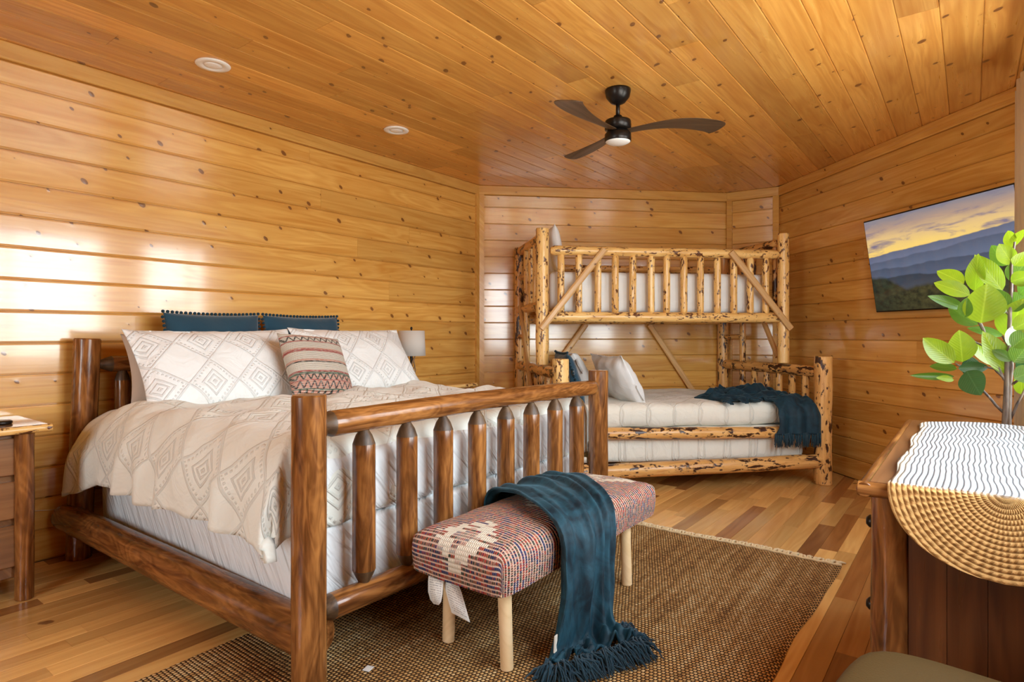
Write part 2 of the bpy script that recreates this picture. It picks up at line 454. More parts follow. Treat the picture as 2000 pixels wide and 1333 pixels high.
def rug_mat():
    t = NT('jute_boucle_rug'); uv = t.coord('UV'); x, y, z = t.xyz(uv)
    wob = t.mul(t.noise(t.cmb(t.mul(x, 3), t.mul(y, 9), 0), 1.0, 2), .02)
    per = .0165; yy = t.mul(t.add(y, wob), 1/per); row = t.mt('FLOOR', yy); fr = t.mt('FRACT', yy)
    xx = t.add(t.mul(x, 1/.0155), t.mul(row, .5)); fx = t.mt('FRACT', xx)
    nub = t.mt('MULTIPLY', t.mt('SINE', t.mul(fr, PI)), t.mt('SINE', t.mul(fx, PI)))
    cell = t.noise(t.cmb(t.mul(t.mt('FLOOR', xx), 1.7), t.mul(row, 2.3), 0), 1.0, 0)
    blotch = t.noise(t.cmb(t.mul(x, 2.0), t.mul(y, 1.1), 0), 1.0, 3, .6)
    strk = t.noise(t.cmb(t.mul(x, 26), t.mul(y, 1.4), 0), 1.0, 2)
    f = t.add(t.add(t.mul(cell, .3), t.mul(blotch, .35)), t.mul(strk, .35))
    col = t.ramp(f, [(.36, (.32, .15, .042)), (.5, (.64, .35, .115)), (.64, (.88, .61, .29))])
    col = t.mix(t.mr(nub, .62, .12), col, (.040, .016, .005))
    h = t.add(nub, t.mul(t.noise(uv, 500, 2), .3))
    return t.out(col, .88, t.bump(h, .006, 1.0), spec=.2)
M['rug'] = rug_mat()
M['jute_pale'] = fabric('pale_jute_braid', (.84, .66, .38), (.68, .50, .26), weave=300, bump=.002)

def runner_mat():
    t = NT('braided_jute_with_painted_glare'); uv = t.coord('UV'); x, y, z = t.xyz(uv)
    # uv: x across the runner, y along its length with 0 at the fold over the near edge (negative hangs down)
    ed = t.vm('LENGTH', t.cmb(x, t.mt('MINIMUM', t.add(y, .0), 0.0), 0.0))
    nd = t.t.nodes[-1]; ed = nd.outputs['Value']
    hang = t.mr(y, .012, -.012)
    # top: window glare painted white onto the jute, rows running lengthwise
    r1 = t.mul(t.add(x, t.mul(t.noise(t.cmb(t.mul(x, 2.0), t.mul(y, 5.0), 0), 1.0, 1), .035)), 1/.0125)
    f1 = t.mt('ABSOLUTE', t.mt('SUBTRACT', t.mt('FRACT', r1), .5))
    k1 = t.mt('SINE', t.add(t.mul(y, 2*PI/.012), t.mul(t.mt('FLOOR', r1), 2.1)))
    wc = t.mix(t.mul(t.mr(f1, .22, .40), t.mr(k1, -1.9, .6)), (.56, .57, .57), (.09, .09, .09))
    # hanging end in plain jute colour: braided rings
    rr = t.mul(ed, 1/.0115); f2 = t.mt('FRACT', rr); ang = t.mt('ARCTAN2', y, x)
    k2 = t.mt('SINE', t.add(t.mul(ang, 60.0), t.add(t.mul(f2, 3.2), t.mul(t.noise(uv, 14, 1), 9.0))))
    sl = t.mul(t.mr(k2, -.1, .7), t.mr(t.mt('ABSOLUTE', t.mt('SUBTRACT', f2, .5)), .48, .2))
    jt = t.mix(t.mul(sl, t.mr(ed, .195, .18)), (.60, .33, .115), (.20, .080, .018))
    jt = t.mix(t.mul(t.noise(uv, 90, 2), .5), jt, (.46, .23, .07))
    border = t.mr(ed, .205, .212)
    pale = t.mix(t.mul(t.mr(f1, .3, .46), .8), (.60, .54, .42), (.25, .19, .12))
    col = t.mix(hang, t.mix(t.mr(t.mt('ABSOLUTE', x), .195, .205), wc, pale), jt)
    h = t.add(t.mul(t.mt('SINE', t.mul(t.mt('FRACT', r1), PI)), t.mt('SUBTRACT', 1.0, hang)), t.mul(t.mt('SINE', t.mul(f2, PI)), hang))
    h = t.add(h, t.mul(t.noise(uv, 260, 2, .7), .5)); h = t.add(h, t.mul(t.mul(k2, hang), .3))
    return t.out(col, .9, t.bump(h, .004, 1.0), spec=.15)
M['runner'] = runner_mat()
M['leather'] = plain('dark_brown_leather', (.085, .048, .014), .6, 0, .15, bump=.0008, bs=260)
M['curtain'] = fabric('taupe_linen', (.64, .58, .51), (.56, .50, .43), weave=500)
def lf(name, a, b):
    t = NT(name); x, y, z = t.xyz(t.coord())
    vein = t.mr(t.mt('ABSOLUTE', y), .0, .035)
    sv = t.mt('SINE', t.mul(t.add(x, t.mul(t.mt('ABSOLUTE', y), -.8)), 70))
    col = t.mix(t.noise(t.coord(), 5, 2), a, b)
    col = t.mix(vein, tuple(min(1, k*1.25+.02) for k in a), col)
    m_ = t.out(col, .30, t.bump(t.mul(sv, .09), .004, .5), spec=.5)
    t.b.inputs['Subsurface Weight'].default_value = 0
    # light passes through the leaf
    tr = t.n('BsdfTranslucent'); t.put(tr.inputs[0], tuple(min(1, k*1.7) for k in b)); mx = t.n('MixShader')
    mx.inputs[0].default_value = .26
    o = t.t.nodes['Material Output']
    t.t.links.new(t.b.outputs[0], mx.inputs[1]); t.t.links.new(tr.outputs[0], mx.inputs[2]); t.t.links.new(mx.outputs[0], o.inputs[0])
    return m_
M['leaf0'] = lf('lime_leaf', (.26, .34, .012), (.16, .25, .010))
M['leaf1'] = lf('green_leaf', (.11, .20, .018), (.06, .13, .012))
M['leaf2'] = lf('dark_green_leaf', (.035, .085, .02), (.025, .065, .018))
M['leaf3'] = lf('pale_underside_leaf', (.50, .60, .42), (.42, .55, .34))
M['bark'] = log_wood('plant_bark', (.30, .24, .18), (.14, .10, .075), (.05, .035, .03), rough=.6)

gm = NT('window_glass'); tr_ = gm.n('BsdfTransparent'); gl_ = gm.n('BsdfGlossy'); gl_.inputs['Roughness'].default_value = 0.0; mx_g = gm.n('MixShader'); mx_g.inputs[0].default_value = .05
gm.t.links.new(tr_.outputs[0], mx_g.inputs[1]); gm.t.links.new(gl_.outputs[0], mx_g.inputs[2]); gm.t.links.new(mx_g.outputs[0], gm.t.nodes['Material Output'].inputs[0])
M['glass'] = gm.m

# ------------------------------------------------------------------ room shell
H = 2.74
A, B, C, F = (0, 4.68), (1.90, 6.54), (2.42, 6.58), (4.29, 4.73)
Y0 = -1.9
ROOM = [(0, Y0), (4.29, Y0), F, C, B, A]

def plank_mesh(L, wd, th, ch, sk0=0.0, sk1=0.0, nm='plank', dome=0.0):
    """board: X along, Y across, Z = outward face; ends may be skewed"""
    h = wd/2
    if dome: sec = [(-h, -th), (-h, -ch), (-h+ch*1.1, -ch*.25), (-h*.45, 0), (h*.45, 0), (h-ch*1.1, -ch*.25), (h, -ch), (h, -th)]
    else: sec = [(-h, -th), (-h, -ch), (-h+ch, 0), (h-ch, 0), (h, -ch), (h, -th)]
    n = len(sec); vs = []
    for sgn, sk in ((-1, sk0), (1, sk1)):
        for y, z in sec: vs.append((sgn*L/2 + sk*(y/wd), y, z))
    fs = [tuple(range(n)), tuple(range(n, 2*n))[::-1]]
    fs += [(i, n+i, n+(i+1) % n, (i+1) % n) for i in range(n)]
    return mesh(nm, vs, fs, False)

random.seed(11)
ZL = [2.646] + [2.521 - .1681*k for k in range(0, 15)] + [0.0]   # board joints, top to bottom

def board_wall(name, p, q, mat, dome=1.0, joints=True, minl=3.0, maxl=4.6, cut=None, wallmat=None):
    p = Vector((*p, 0)); q = Vector((*q, 0)); d = (q-p); L = d.length; d.normalize(); nrm = Vector((0, 0, 1)).cross(d) * -1
    # nrm points into the room (walls are listed clockwise seen from above)
    mb = MB()
    o1 = p - nrm*.022 - d*.05; o2 = q - nrm*.022 + d*.05; o3 = q - nrm*.10 + d*.12; o4 = p - nrm*.10 - d*.12
    mb.prism([(v.x, v.y) for v in (o1, o2, o3, o4)], -.02, H+.02)
    wall = mb.build(name, M['pine_back']); tag(wall, kind='structure')
    R = frame(d, (0, 0, 1))
    if R.col[2].dot(nrm) < 0: R = frame(-d, (0, 0, 1)); 
    for i in range(len(ZL)-1):
        z1, z0 = ZL[i], ZL[i+1]; wd = z1 - z0
        s = 0.0
        cuts = [0.0]
        if joints and L > 2.0:
            s = random.uniform(1.2, maxl*1.9)
            while s < L - .8: cuts.append(s); s += random.uniform(minl, maxl)
        cuts.append(L)
        for a, b in zip(cuts, cuts[1:]):
            g = .0006
            me = plank_mesh(b-a-2*g, wd-.0016, .02, (.010 if name == 'wall_left' else .0065), dome=dome)
            c = p + d*((a+b)/2) + Vector((0, 0, (z0+z1)/2)) + nrm*0.0
            obj('plank', me, mat, wall, c, R)
    # crown board, proud of the wall
    me = plank_mesh(L-.004, H-ZL[0]-.001, .03, .004)
    obj('crown_board', me, M['pine_trim'], wall, p+d*(L/2)+Vector((0, 0, (H+ZL[0])/2))+nrm*.013, R)
    return wall, R, nrm, d

board_wall('wall_left', (0, Y0), A, M['pine_wall'], dome=0)
board_wall('wall_back_left', A, B, M['pine_wall'], dome=0)
board_wall('wall_back', B, C, M['pine_wall'], dome=0)
board_wall('wall_back_right', C, F, M['pine_wall'], dome=0)

# window wall and the wall behind the camera: plain pine with openings
def slab_wall(name, boxes, mat):
    mb = MB()
    for a, b in boxes: mb.box(a, b)
    o = mb.build(name, mat); return tag(o, kind='structure')
X0, X1 = 4.29, 4.41
bx = [((X0, Y0-.1, -.02), (X1, 4.80, WINS[0][2])), ((X0, Y0-.1, WINS[0][3]), (X1, 4.80, H+.02))]
ys = [Y0-.1] + [v for w_ in WINS for v in w_[:2]] + [4.80]
for i in range(0, len(ys), 2): bx.append(((X0, ys[i], WINS[0][2]), (X1, ys[i+1], WINS[0][3])))
slab_wall('wall_right', bx, M['pine_plain'])
slab_wall('wall_front', [((-.1, Y0-.12, -.02), (FRONT[0], Y0, H+.02)), ((FRONT[1], Y0-.12, -.02), (4.41, Y0, H+.02)), ((FRONT[0], Y0-.12, FRONT[3]), (FRONT[1], Y0, H+.02)), ((FRONT[0], Y0-.12, -.02), (FRONT[1], Y0, FRONT[2]))], M['pine_plain'])
for i, (y0, y1, z0, z1) in enumerate(WINS):
    mb = MB(); t_ = .05
    for a, b in (((X0+.02, y0, z0), (X1, y0+t_, z1)), ((X0+.02, y1-t_, z0), (X1, y1, z1)), ((X0+.02, y0+t_, z0), (X1, y1-t_, z0+t_)), ((X0+.02, y0+t_, z1-t_), (X1, y1-t_, z1))): mb.box(a, b, .003)
    ym = (y0+y1)/2
    mb.box((X0+.04, ym-.025, z0+t_), (X1-.02, ym+.025, z1-t_), .003)
    wo_ = tag(mb.build('window_%d' % (i+1), M['pine_trim']), kind='structure')
    for a_, b_ in ((y0+t_, ym-.025), (ym+.025, y1-t_)):
        MB().box((X0+.055, a_, z0+t_), (X0+.060, b_, z1-t_)).build('pane', M['glass'], wo_)
mb = MB()
for k in range(3):
    x = FRONT[0] + (FRONT[1]-FRONT[0])*k/2
    mb.box((max(FRONT[0], x-.03), Y0-.10, FRONT[2]), (min(FRONT[1], x+.03), Y0-.02, FRONT[3]), .003)
wo_ = tag(mb.build('window_3', M['pine_trim']), kind='structure')
MB().box((FRONT[0]+.03, Y0-.065, FRONT[2]), (FRONT[1]-.03, Y0-.06, FRONT[3])).build('pane', M['glass'], wo_)

def wall_y(x):   # far end of the room at x
    if x <= B[0]: return A[1] + (B[1]-A[1])*x/B[0]
    if x <= C[0]: return B[1] + (C[1]-B[1])*(x-B[0])/(C[0]-B[0])
    return C[1] + (F[1]-C[1])*(x-C[0])/(F[0]-C[0])

# ceiling: boards along y
mb = MB(); mb.prism([(x*1.0, y) for x, y in [(-.09, Y0-.1), (4.40, Y0-.1), (4.40, 4.78), (2.47, 6.68), (1.86, 6.64), (-.09, 4.72)]], H+.02, H+.08)
ceil = tag(mb.build('ceiling', M['pine_back']), kind='structure')
xl = 3.033 - .1665*18 - .1665
xs = []
x = 3.033 - .1665*19
while x < 4.29: xs.append(max(0, x)); x += .1665
xs = [v for v in xs if v < 4.27] + [4.29]
if xs[0] > 0.001: xs = [0] + xs
Rc = frame((0, 1, 0), (1, 0, 0))   # X along y, Y along x, Z down
for x0, x1 in zip(xs, xs[1:]):
    if x1-x0 < .01: continue
    y = Y0; s = Y0 + random.uniform(.6, 2.6)
    cuts = [Y0]
    e0, e1 = wall_y(x0+.001), wall_y(x1-.001)
    while s < min(e0, e1) - .45: cuts.append(s); s += random.uniform(1.5, 3.4)
    cuts.append(None)
    for a, b in zip(cuts, cuts[1:]):
        if b is None: mid = (e0+e1)/2; L = mid-a; sk = (e1-e0)
        else: L = b-a-.0012; sk = 0.0; mid = b
        me = plank_mesh(L, (x1-x0)-.0014, .02, .0042, 0.0, sk)
        obj('plank', me, M['pine_ceiling'], ceil, ((x0+x1)/2, a+L/2, H), Rc)

# floor: hardwood strips along y; the strips that show largest are parts, the rest one part
mb = MB(); mb.prism([(-.09, Y0-.1), (4.40, Y0-.1), (4.40, 4.78), (2.47, 6.68), (1.86, 6.64), (-.09, 4.72)], -.08, -.018)
floor = tag(mb.build('floor', M['pine_back']), kind='structure')
Rf = frame((0, 1, 0), (-1, 0, 0))   # Z up
W_ = .0915; strips = []
random.seed(5)
nx = int(4.29/W_)
for i in range(nx+1):
    x0 = i*W_; x1 = min(4.29, x0+W_)
    if x1-x0 < .01: continue
    e0, e1 = wall_y(x0+.001), wall_y(x1-.001)
    s = Y0 + random.uniform(.2, 1.0); cuts = [Y0]
    while s < min(e0, e1)-.2: cuts.append(s); s += random.choice([.32, .45, .6, .75, .9, 1.1, 1.3])*random.uniform(.9, 1.1)
    cuts.append(None)
    for a, b in zip(cuts, cuts[1:]):
        if b is None: L = (e0+e1)/2-a; sk = -(e1-e0)
        else: L = b-a; sk = 0.0
        strips.append((x0, x1, a, L, sk))
def view_score(s):
    x0, x1, a, L, sk = s; best = 0
    for k in (0, .5, 1):
        dx = (x0+x1)/2-3.984; dy = a+L*k
        Xc = .7961*dx+.6052*dy; Z = -.6052*dx+.7961*dy
        if Z > .3:
            px = 1000+1180*Xc/Z; py = 655+1180*1.218/Z
            if -60 < px < 2060 and py < 1400:
                hid = (.2 < (x0+x1)/2 < 2.0 and 1.45 < dy < 3.2) or (1.75 < (x0+x1)/2 < 3.35 and 1.0 < dy < 3.45) or ((x0+x1)/2 > 3.85 and 1.85 < dy < 3.1) or ((x0+x1)/2-dy < -3.9)
                best = max(best, L*(x1-x0)/Z**2.2 * (.02 if hid else 1))
    return best
strips.sort(key=lambda s: -view_score(s))
rest = MB()
sb = Rf
for i, (x0, x1, a, L, sk) in enumerate(strips):
    me_l = L-.0009; wd = (x1-x0)-.0009
    if i < 295 and view_score(strips[i]) > 0:
        obj('floor_board', plank_mesh(me_l, wd, .018, .0012, 0, sk), M['floor'], floor, ((x0+x1)/2, a+L/2, 0), Rf)
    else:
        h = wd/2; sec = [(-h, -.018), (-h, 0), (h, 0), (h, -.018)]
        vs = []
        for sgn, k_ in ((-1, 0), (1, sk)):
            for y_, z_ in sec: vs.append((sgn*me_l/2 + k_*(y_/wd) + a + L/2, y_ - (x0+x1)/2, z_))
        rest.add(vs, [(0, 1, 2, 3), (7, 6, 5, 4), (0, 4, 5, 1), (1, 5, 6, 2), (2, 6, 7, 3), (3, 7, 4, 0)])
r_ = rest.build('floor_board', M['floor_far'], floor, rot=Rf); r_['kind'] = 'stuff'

# corner posts and the trim along the diagonal walls
def trim(name, pts, z0, z1): return tag(MB().prism(pts, z0, z1).build(name, M['pine_trim']), kind='structure')
def strip_at(pt, d, wd, th, nrm):
    p = Vector(pt); d = Vector(d).normalized(); n = Vector(nrm).normalized()
    return [tuple(p), tuple(p+d*wd), tuple(p+d*wd+n*th), tuple(p+n*th)]
r2 = math.sqrt(.5)
trim('trim_1', strip_at((A[0]+.0, A[1]), (r2, r2), .055, .024, (r2, -r2)), 0, ZL[0])
trim('trim_2', strip_at((A[0]+.0, A[1]-.055), (0, 1), .055, .022, (1, 0)), 0, ZL[0])
trim('trim_3', strip_at((B[0]+.005, B[1]), (1, .06), .055, .022, (0, -1)), 0, ZL[0])
trim('trim_4', strip_at((C[0]-.06, C[1]), (1, 0), .06, .022, (0, -1)), 0, ZL[0])

# ------------------------------------------------------------------ logs
def log_mesh(L, r, r1=None, n=16, e0='cut', e1='cut', seed=0, bend=.0, lump=.05, step=.06, mats=None, cone=1.5, tip=.42):
    """log along local Z from 0 to L; ends 'cut' (sawn, slightly eased) or 'cone' (rasped tenon)"""
    r1 = r if r1 is None else r1
    rnd = random.Random(seed); off = Vector((rnd.uniform(0, 50), rnd.uniform(0, 50), rnd.uniform(0, 50)))
    zs = []; 
    c0 = cone*r if e0 == 'cone' else 0; c1 = cone*r1 if e1 == 'cone' else 0
    if c0: zs += [(0, tip, 1), (c0*.55, (1+tip)/2+.06, 1), (c0, 1.0, 1)]
    else: zs += [(0, .93, 1), (r*.09, 1.0, 0)]
    m = max(2, int((L-c0-c1)/step)); 
    for i in range(1, m): zs.append((c0 + (L-c0-c1)*i/m, 1.0, 0))
    if c1: zs += [(L-c1, 1.0, 0), (L-c1*.45, (1+tip)/2+.06, 1), (L, tip, 1)]
    else: zs += [(L-r1*.09, 1.0, 0), (L, .93, 0)]
    ax = rnd.uniform(0, 2*PI); vs = []; 
    for z, k, _ in zs:
        t = z/L; rr = (r+(r1-r)*t)*k; bx_ = bend*math.sin(PI*t)*math.cos(ax); by_ = bend*math.sin(PI*t)*math.sin(ax)
        for j in range(n):
            a = 2*PI*j/n; dx, dy = math.cos(a), math.sin(a)
            nz = noise.noise(off + Vector((dx*.9, dy*.9, z*5.0)))*1.0 + .5*noise.noise(off + Vector((dx*2.2, dy*2.2, z*13.0)))
            q = rr*(1+lump*nz)
            vs.append((bx_+dx*q, by_+dy*q, z))
    fs = []; fm = []
    for i in range(len(zs)-1):
        end = 1 if ((c0 and zs[i+1][0] <= c0+1e-6) or (c1 and zs[i][0] >= L-c1-1e-6)) else 0
        for j in range(n):
            fs.append((i*n+j, i*n+(j+1) % n, (i+1)*n+(j+1) % n, (i+1)*n+j)); fm.append(end)
    fs.append(tuple(range(n))[::-1]); fm.append(1); b = (len(zs)-1)*n
    fs.append(tuple(b+j for j in range(n))); fm.append(1)
    me = mesh('log', vs, fs, True, mats, fm)
    me.set_sharp_from_angle(angle=math.radians(32))
    return me

_ls = [0]
def log(name, a, b, r, mat, parent=None, r1=None, e0='cut', e1='cut', endmat=None, **kw):
    a = Vector(a); b = Vector(b); d = b-a; _ls[0] += 1
    me = log_mesh(d.length, r, r1, e0=e0, e1=e1, seed=_ls[0], mats=[M[mat], M[endmat or mat]], **kw)
    o = obj(name, me, None, parent, a)
    o.rotation_mode = 'QUATERNION'; o.rotation_quaternion = d.to_track_quat('Z', 'Y')
    return o

def rel(o, p): return tuple(Vector(p) - o.location)

# ------------------------------------------------------------------ king bed (stained log frame)
bed = empty('log_bed', (1.14, 2.22, 0), 'large bed in dark stained logs with white tufted bedding behind the woven bench', 'bed')
R_ = lambda *p: rel(bed, p)
D_ = dict(endmat='log_end')
log('post', R_(.10, 1.195, 0), R_(.105, 1.235, 1.20), .061, 'log_dark', bed, r1=.064, n=24, lump=.03)
log('post', R_(.10, 3.25, 0), R_(.10, 3.25, 1.20), .061, 'log_dark', bed, n=24, lump=.03)
log('post', R_(2.188, 1.22, 0), R_(2.188, 1.22, 1.015), .0585, 'log_dark', bed, r1=.0585, n=28, lump=.025)
log('post', R_(2.188, 3.225, 0), R_(2.188, 3.225, 1.005), .0585, 'log_dark', bed, n=28, lump=.03)
log('headboard_rail', R_(.10, 1.285, 1.055), R_(.10, 3.19, 1.055), .045, 'log_dark', bed, e0='cone', e1='cone', n=20, **D_)
log('headboard_rail', R_(.10, 1.25, .42), R_(.10, 3.2, .42), .045, 'log_dark', bed, n=16)
for k in range(8):
    y = 1.41 + k*.236
    log('spindle', R_(.10, y, .44), R_(.10, y, 1.02), .040, 'log_dark', bed, e0='cone', e1='cone', n=18, lump=.03, **D_)
log('footboard_rail', R_(2.188, 1.272, .905), R_(2.188, 3.175, .905), .046, 'log_dark', bed, r1=.044, e0='cone', e1='cone', cone=.75, tip=.62, n=24, bend=.012, lump=.03, **D_)
log('footboard_rail', R_(2.188, 1.272, .262), R_(2.188, 3.175, .245), .046, 'log_dark', bed, e0='cone', e1='cone', cone=.75, tip=.62, n=24, lump=.03, **D_)
for k, y in enumerate((1.454, 1.669, 1.878, 2.10, 2.313, 2.527, 2.748, 2.972)):
    log('spindle', R_(2.188, y, .292), R_(2.188, y, .872), .0425, 'log_dark', bed, e0='cone', e1='cone', cone=1.35, tip=.34, n=22, lump=.03, **D_)
log('side_rail', R_(.045, 1.145, .235), R_(2.19, 1.252, .172), .069, 'log_dark', bed, r1=.080, n=24, lump=.03, cone=.35, tip=.75, e0='cone')
log('side_rail', R_(.10, 3.30, .235), R_(2.15, 3.24, .245), .069, 'log_dark', bed, r1=.076, n=20, lump=.03)

def soft_box(a, b, r, n=(24, 20, 6), amp=.006, seed=0, freq=4):
    """cushion-like box: subdivided, rounded edges, gently lumpy"""
    a = Vector(a); b = Vector(b); c = (a+b)/2; h = (b-a)/2
    vs = []; fs = []; idx = {}
    off = Vector((seed*7.1, seed*3.3, 0))
    def vert(u):
        key = (round(u[0], 5), round(u[1], 5), round(u[2], 5))
        if key in idx: return idx[key]
        p = Vector((u[0]*h.x, u[1]*h.y, u[2]*h.z))
        inner = Vector((max(-h.x+r, min(h.x-r, p.x)), max(-h.y+r, min(h.y-r, p.y)), max(-h.z+r, min(h.z-r, p.z))))
        d = p-inner
        if d.length > 1e-9: p = inner + d.normalized()*r
        nn = d.normalized() if d.length > 1e-9 else Vector((0, 0, 1))
        p = p + nn*amp*noise.noise((c+p)*freq+off)
        idx[key] = len(vs); vs.append(tuple(c+p)); return idx[key]
    def lin(nn, hh):
        # extra rows near the edges
        e_ = [-1, -1+.3*r/hh, -1+.7*r/hh, -1+r/hh] + [-1+r/hh+(2-2*r/hh)*i/nn for i in range(1, nn)] + [1-r/hh, 1-.7*r/hh, 1-.3*r/hh, 1]
        return e_
    g = [lin(n[i], h[i]) for i in range(3)]
    for ax in range(3):
        u_, v_ = [(1, 2), (2, 0), (0, 1)][ax]
        for s_ in (-1, 1):
            for i in range(len(g[u_])-1):
                for j in range(len(g[v_])-1):
                    q = []
                    for di, dj in ((0, 0), (1, 0), (1, 1), (0, 1)):
                        p = [0, 0, 0]; p[ax] = s_; p[u_] = g[u_][i+di]; p[v_] = g[v_][j+dj]; q.append(vert(p))
                    fs.append(tuple(q if s_ > 0 else q[::-1]))
    return vs, fs

vs, fs = soft_box((.19, 1.275, .215), (2.10, 3.17, .505), .02, amp=.006, seed=1)
tag(obj('box_spring', mesh('box_spring', vs, fs), M['sheet'], None), 'box spring under the tall mattress, wrapped in creased white fabric', 'box spring')
mb = MB()
for k in range(7): mb.box((.15+k*.3, 1.24, .185), (.24+k*.3, 3.25, .212))
mb.build('slat', M['stain_board'], bed, loc=tuple(-bed.location))['kind'] = 'stuff'
vs, fs = soft_box((.17, 1.265, .507), (2.10, 3.18, .77), .05, amp=.010, seed=2)
tag(obj('mattress', mesh('mattress', vs, fs), M['sheet'], None), 'thick mattress in a gathered white sheet between duvet and box spring', 'mattress')

# duvet draped over the mattress
def drape(d, half, R, full):
    """distance from the middle -> (sideways, drop)"""
    s_ = 1 if d >= 0 else -1; d = abs(d); flat = half-R
    if d <= flat: return s_*d, 0.0
    arc = R*PI/2; e_ = d-flat
    if e_ < arc:
        a = e_/R; return s_*(flat+R*math.sin(a)), R*(1-math.cos(a))
    return s_*half, R + (e_-arc)
NX, NY = 110, 150
vs = []; uv = []
xs0, xs1 = .20, 2.34; ys0, ys1 = -1.345, 1.40
for i in range(NX+1):
    for j in range(NY+1):
        u = xs0+(xs1-xs0)*i/NX; v = ys0+(ys1-ys0)*j/NY
        sx_ = 0; dx_ = 0; x = u
        if u > 1.95:
            e_ = u-1.95; Rr = .14
            if e_ < Rr*PI/2: x = 1.95+Rr*math.sin(e_/Rr); dx_ = Rr*(1-math.cos(e_/Rr))
            else: x = 2.09; dx_ = Rr+(e_-Rr*PI/2)
        hem = 1.0
        yy, dy_ = drape(v, 1.085, .20, 1.4)
        # near side flares out a little, corners gather
        drop = math.sqrt(dx_*dx_+dy_*dy_) if (dx_ > 0 and dy_ > 0) else max(dx_, dy_)
        if dx_ > 0 and dy_ > 0: drop = min(drop, max(dx_, dy_)*1.08)
        puff = .045*noise.noise(Vector((u*2.2, v*2.2, 0))) + .030*noise.noise(Vector((u*5, v*5, 3))) + .010*noise.noise(Vector((u*12, v*12, 1)))
        side = min(1, dy_/.2)*(1 if v > 0 else -1)
        fold = (.020*math.sin(u*19+2.0*noise.noise(Vector((u*2, 1, 0)))*3) + .022*noise.noise(Vector((u*7, drop*3, 5))))*min(1, dy_/.25)
        ffold = (.012*math.sin(v*21+3*noise.noise(Vector((v*2, 4, 0)))) + .012*noise.noise(Vector((v*8, drop*3, 9))))*min(1, dx_/.2)
        hemv = .03*noise.noise(Vector((u*1.8, .5, 8)))*min(1, dy_/.3) + .05*noise.noise(Vector((1.5*v, 2, 3)))*min(1, dx_/.3)
        head = max(0, 1-(u-.2)/.35)
        X_ = x + (ffold if x > 2.0 else 0)
        if x > 2.0: X_ = min(X_, 2.118)
        Y_ = 2.225 + yy + side*(fold + .02*min(1, dy_/.4))
        Z_ = .835 + .035*(1-min(1, max(dx_, dy_)/.1)) - .05*head - drop + puff*(1 if drop < .15 else .5) + hemv
        if v < 0: Z_ -= .06*head*min(1, dy_/.3); Y_ -= .02*head
        if drop > .02: Z_ = max(Z_, .40)
        vs.append((X_, Y_, Z_)); uv.append((u+.1, v+.05))
fs = [(i*(NY+1)+j, (i+1)*(NY+1)+j, (i+1)*(NY+1)+j+1, i*(NY+1)+j+1) for i in range(NX) for j in range(NY)]
o = obj('duvet', mesh('duvet', vs, fs, uv=uv), M['quilt'])
md = o.modifiers.new('thick', 'SOLIDIFY'); md.thickness = .022; md.offset = -1
tag(o, 'white duvet with tufted diamonds draped over the dark log bed', 'duvet')

# ------------------------------------------------------------------ pillows
def pillow_mesh(W, Hh, T, n=30, pinch=.06, flange=.0, wrk=.008, seed=0, p=2.6, slump=0.0):
    vs = []; fs = []; N = n+1
    for s_ in (1, -1):
        for i in range(N):
            for j in range(N):
                u = -1+2*i/n; v = -1+2*j/n
                u = math.copysign(abs(u)**.85, u); v = math.copysign(abs(v)**.85, v)
                x = W/2*u*(1-pinch*(1-v*v)*abs(u)**3); y = Hh/2*v*(1-pinch*(1-u*u)*abs(v)**3)
                fu = max(0, min(1, (1-abs(u))/(1-flange) if flange else 1-abs(u)))
                ax_ = max(0, 1-(abs(u)/(1-flange))**p) if abs(u) < 1-flange else 0
                ay_ = max(0, 1-(abs(v)/(1-flange*W/Hh))**p) if abs(v) < 1-flange*W/Hh else 0
                t = T/2*math.sqrt(ax_*ay_) if ax_*ay_ > 0 else 0
                nz = wrk*noise.noise(Vector((x*9+seed, y*9, s_*2)))*min(1, t/(T*.12)+.15) + wrk*.8*noise.noise(Vector((x*22, y*5+seed, s_)))*(1-t/(T/2))
                z = s_*(t+.0015) + nz - slump*(y/Hh)**2
                vs.append((x, y, z))
    for k in range(2):
        b = k*N*N
        for i in range(n):
            for j in range(n):
                q = (b+i*N+j, b+(i+1)*N+j, b+(i+1)*N+j+1, b+i*N+j+1)
                fs.append(q if k == 0 else q[::-1])
    rim = [(i, 0) for i in range(n)] + [(n, j) for j in range(n)] + [(n-i, n) for i in range(n)] + [(0, n-j) for j in range(n)]
    for a, b in zip(rim, rim[1:]+rim[:1]):
        A_ = a[0]*N+a[1]; B_ = b[0]*N+b[1]; fs.append((A_, A_+N*N, B_+N*N, B_))
    return mesh('pillow', vs, fs)

def put_pillow(name, c, xdir, updir, W, Hh, T, mat, label, group=None, roll=0, **kw):
    R = frame(xdir, updir)
    if roll: R = R @ Matrix.Rotation(math.radians(roll), 3, 'Z')
    o = obj(name, pillow_mesh(W, Hh, T, **kw), M[mat], None, c, R)
    return tag(o, label, 'pillow', group)

UP = lambda lean: (-math.sin(math.radians(lean)), 0, math.cos(math.radians(lean)))
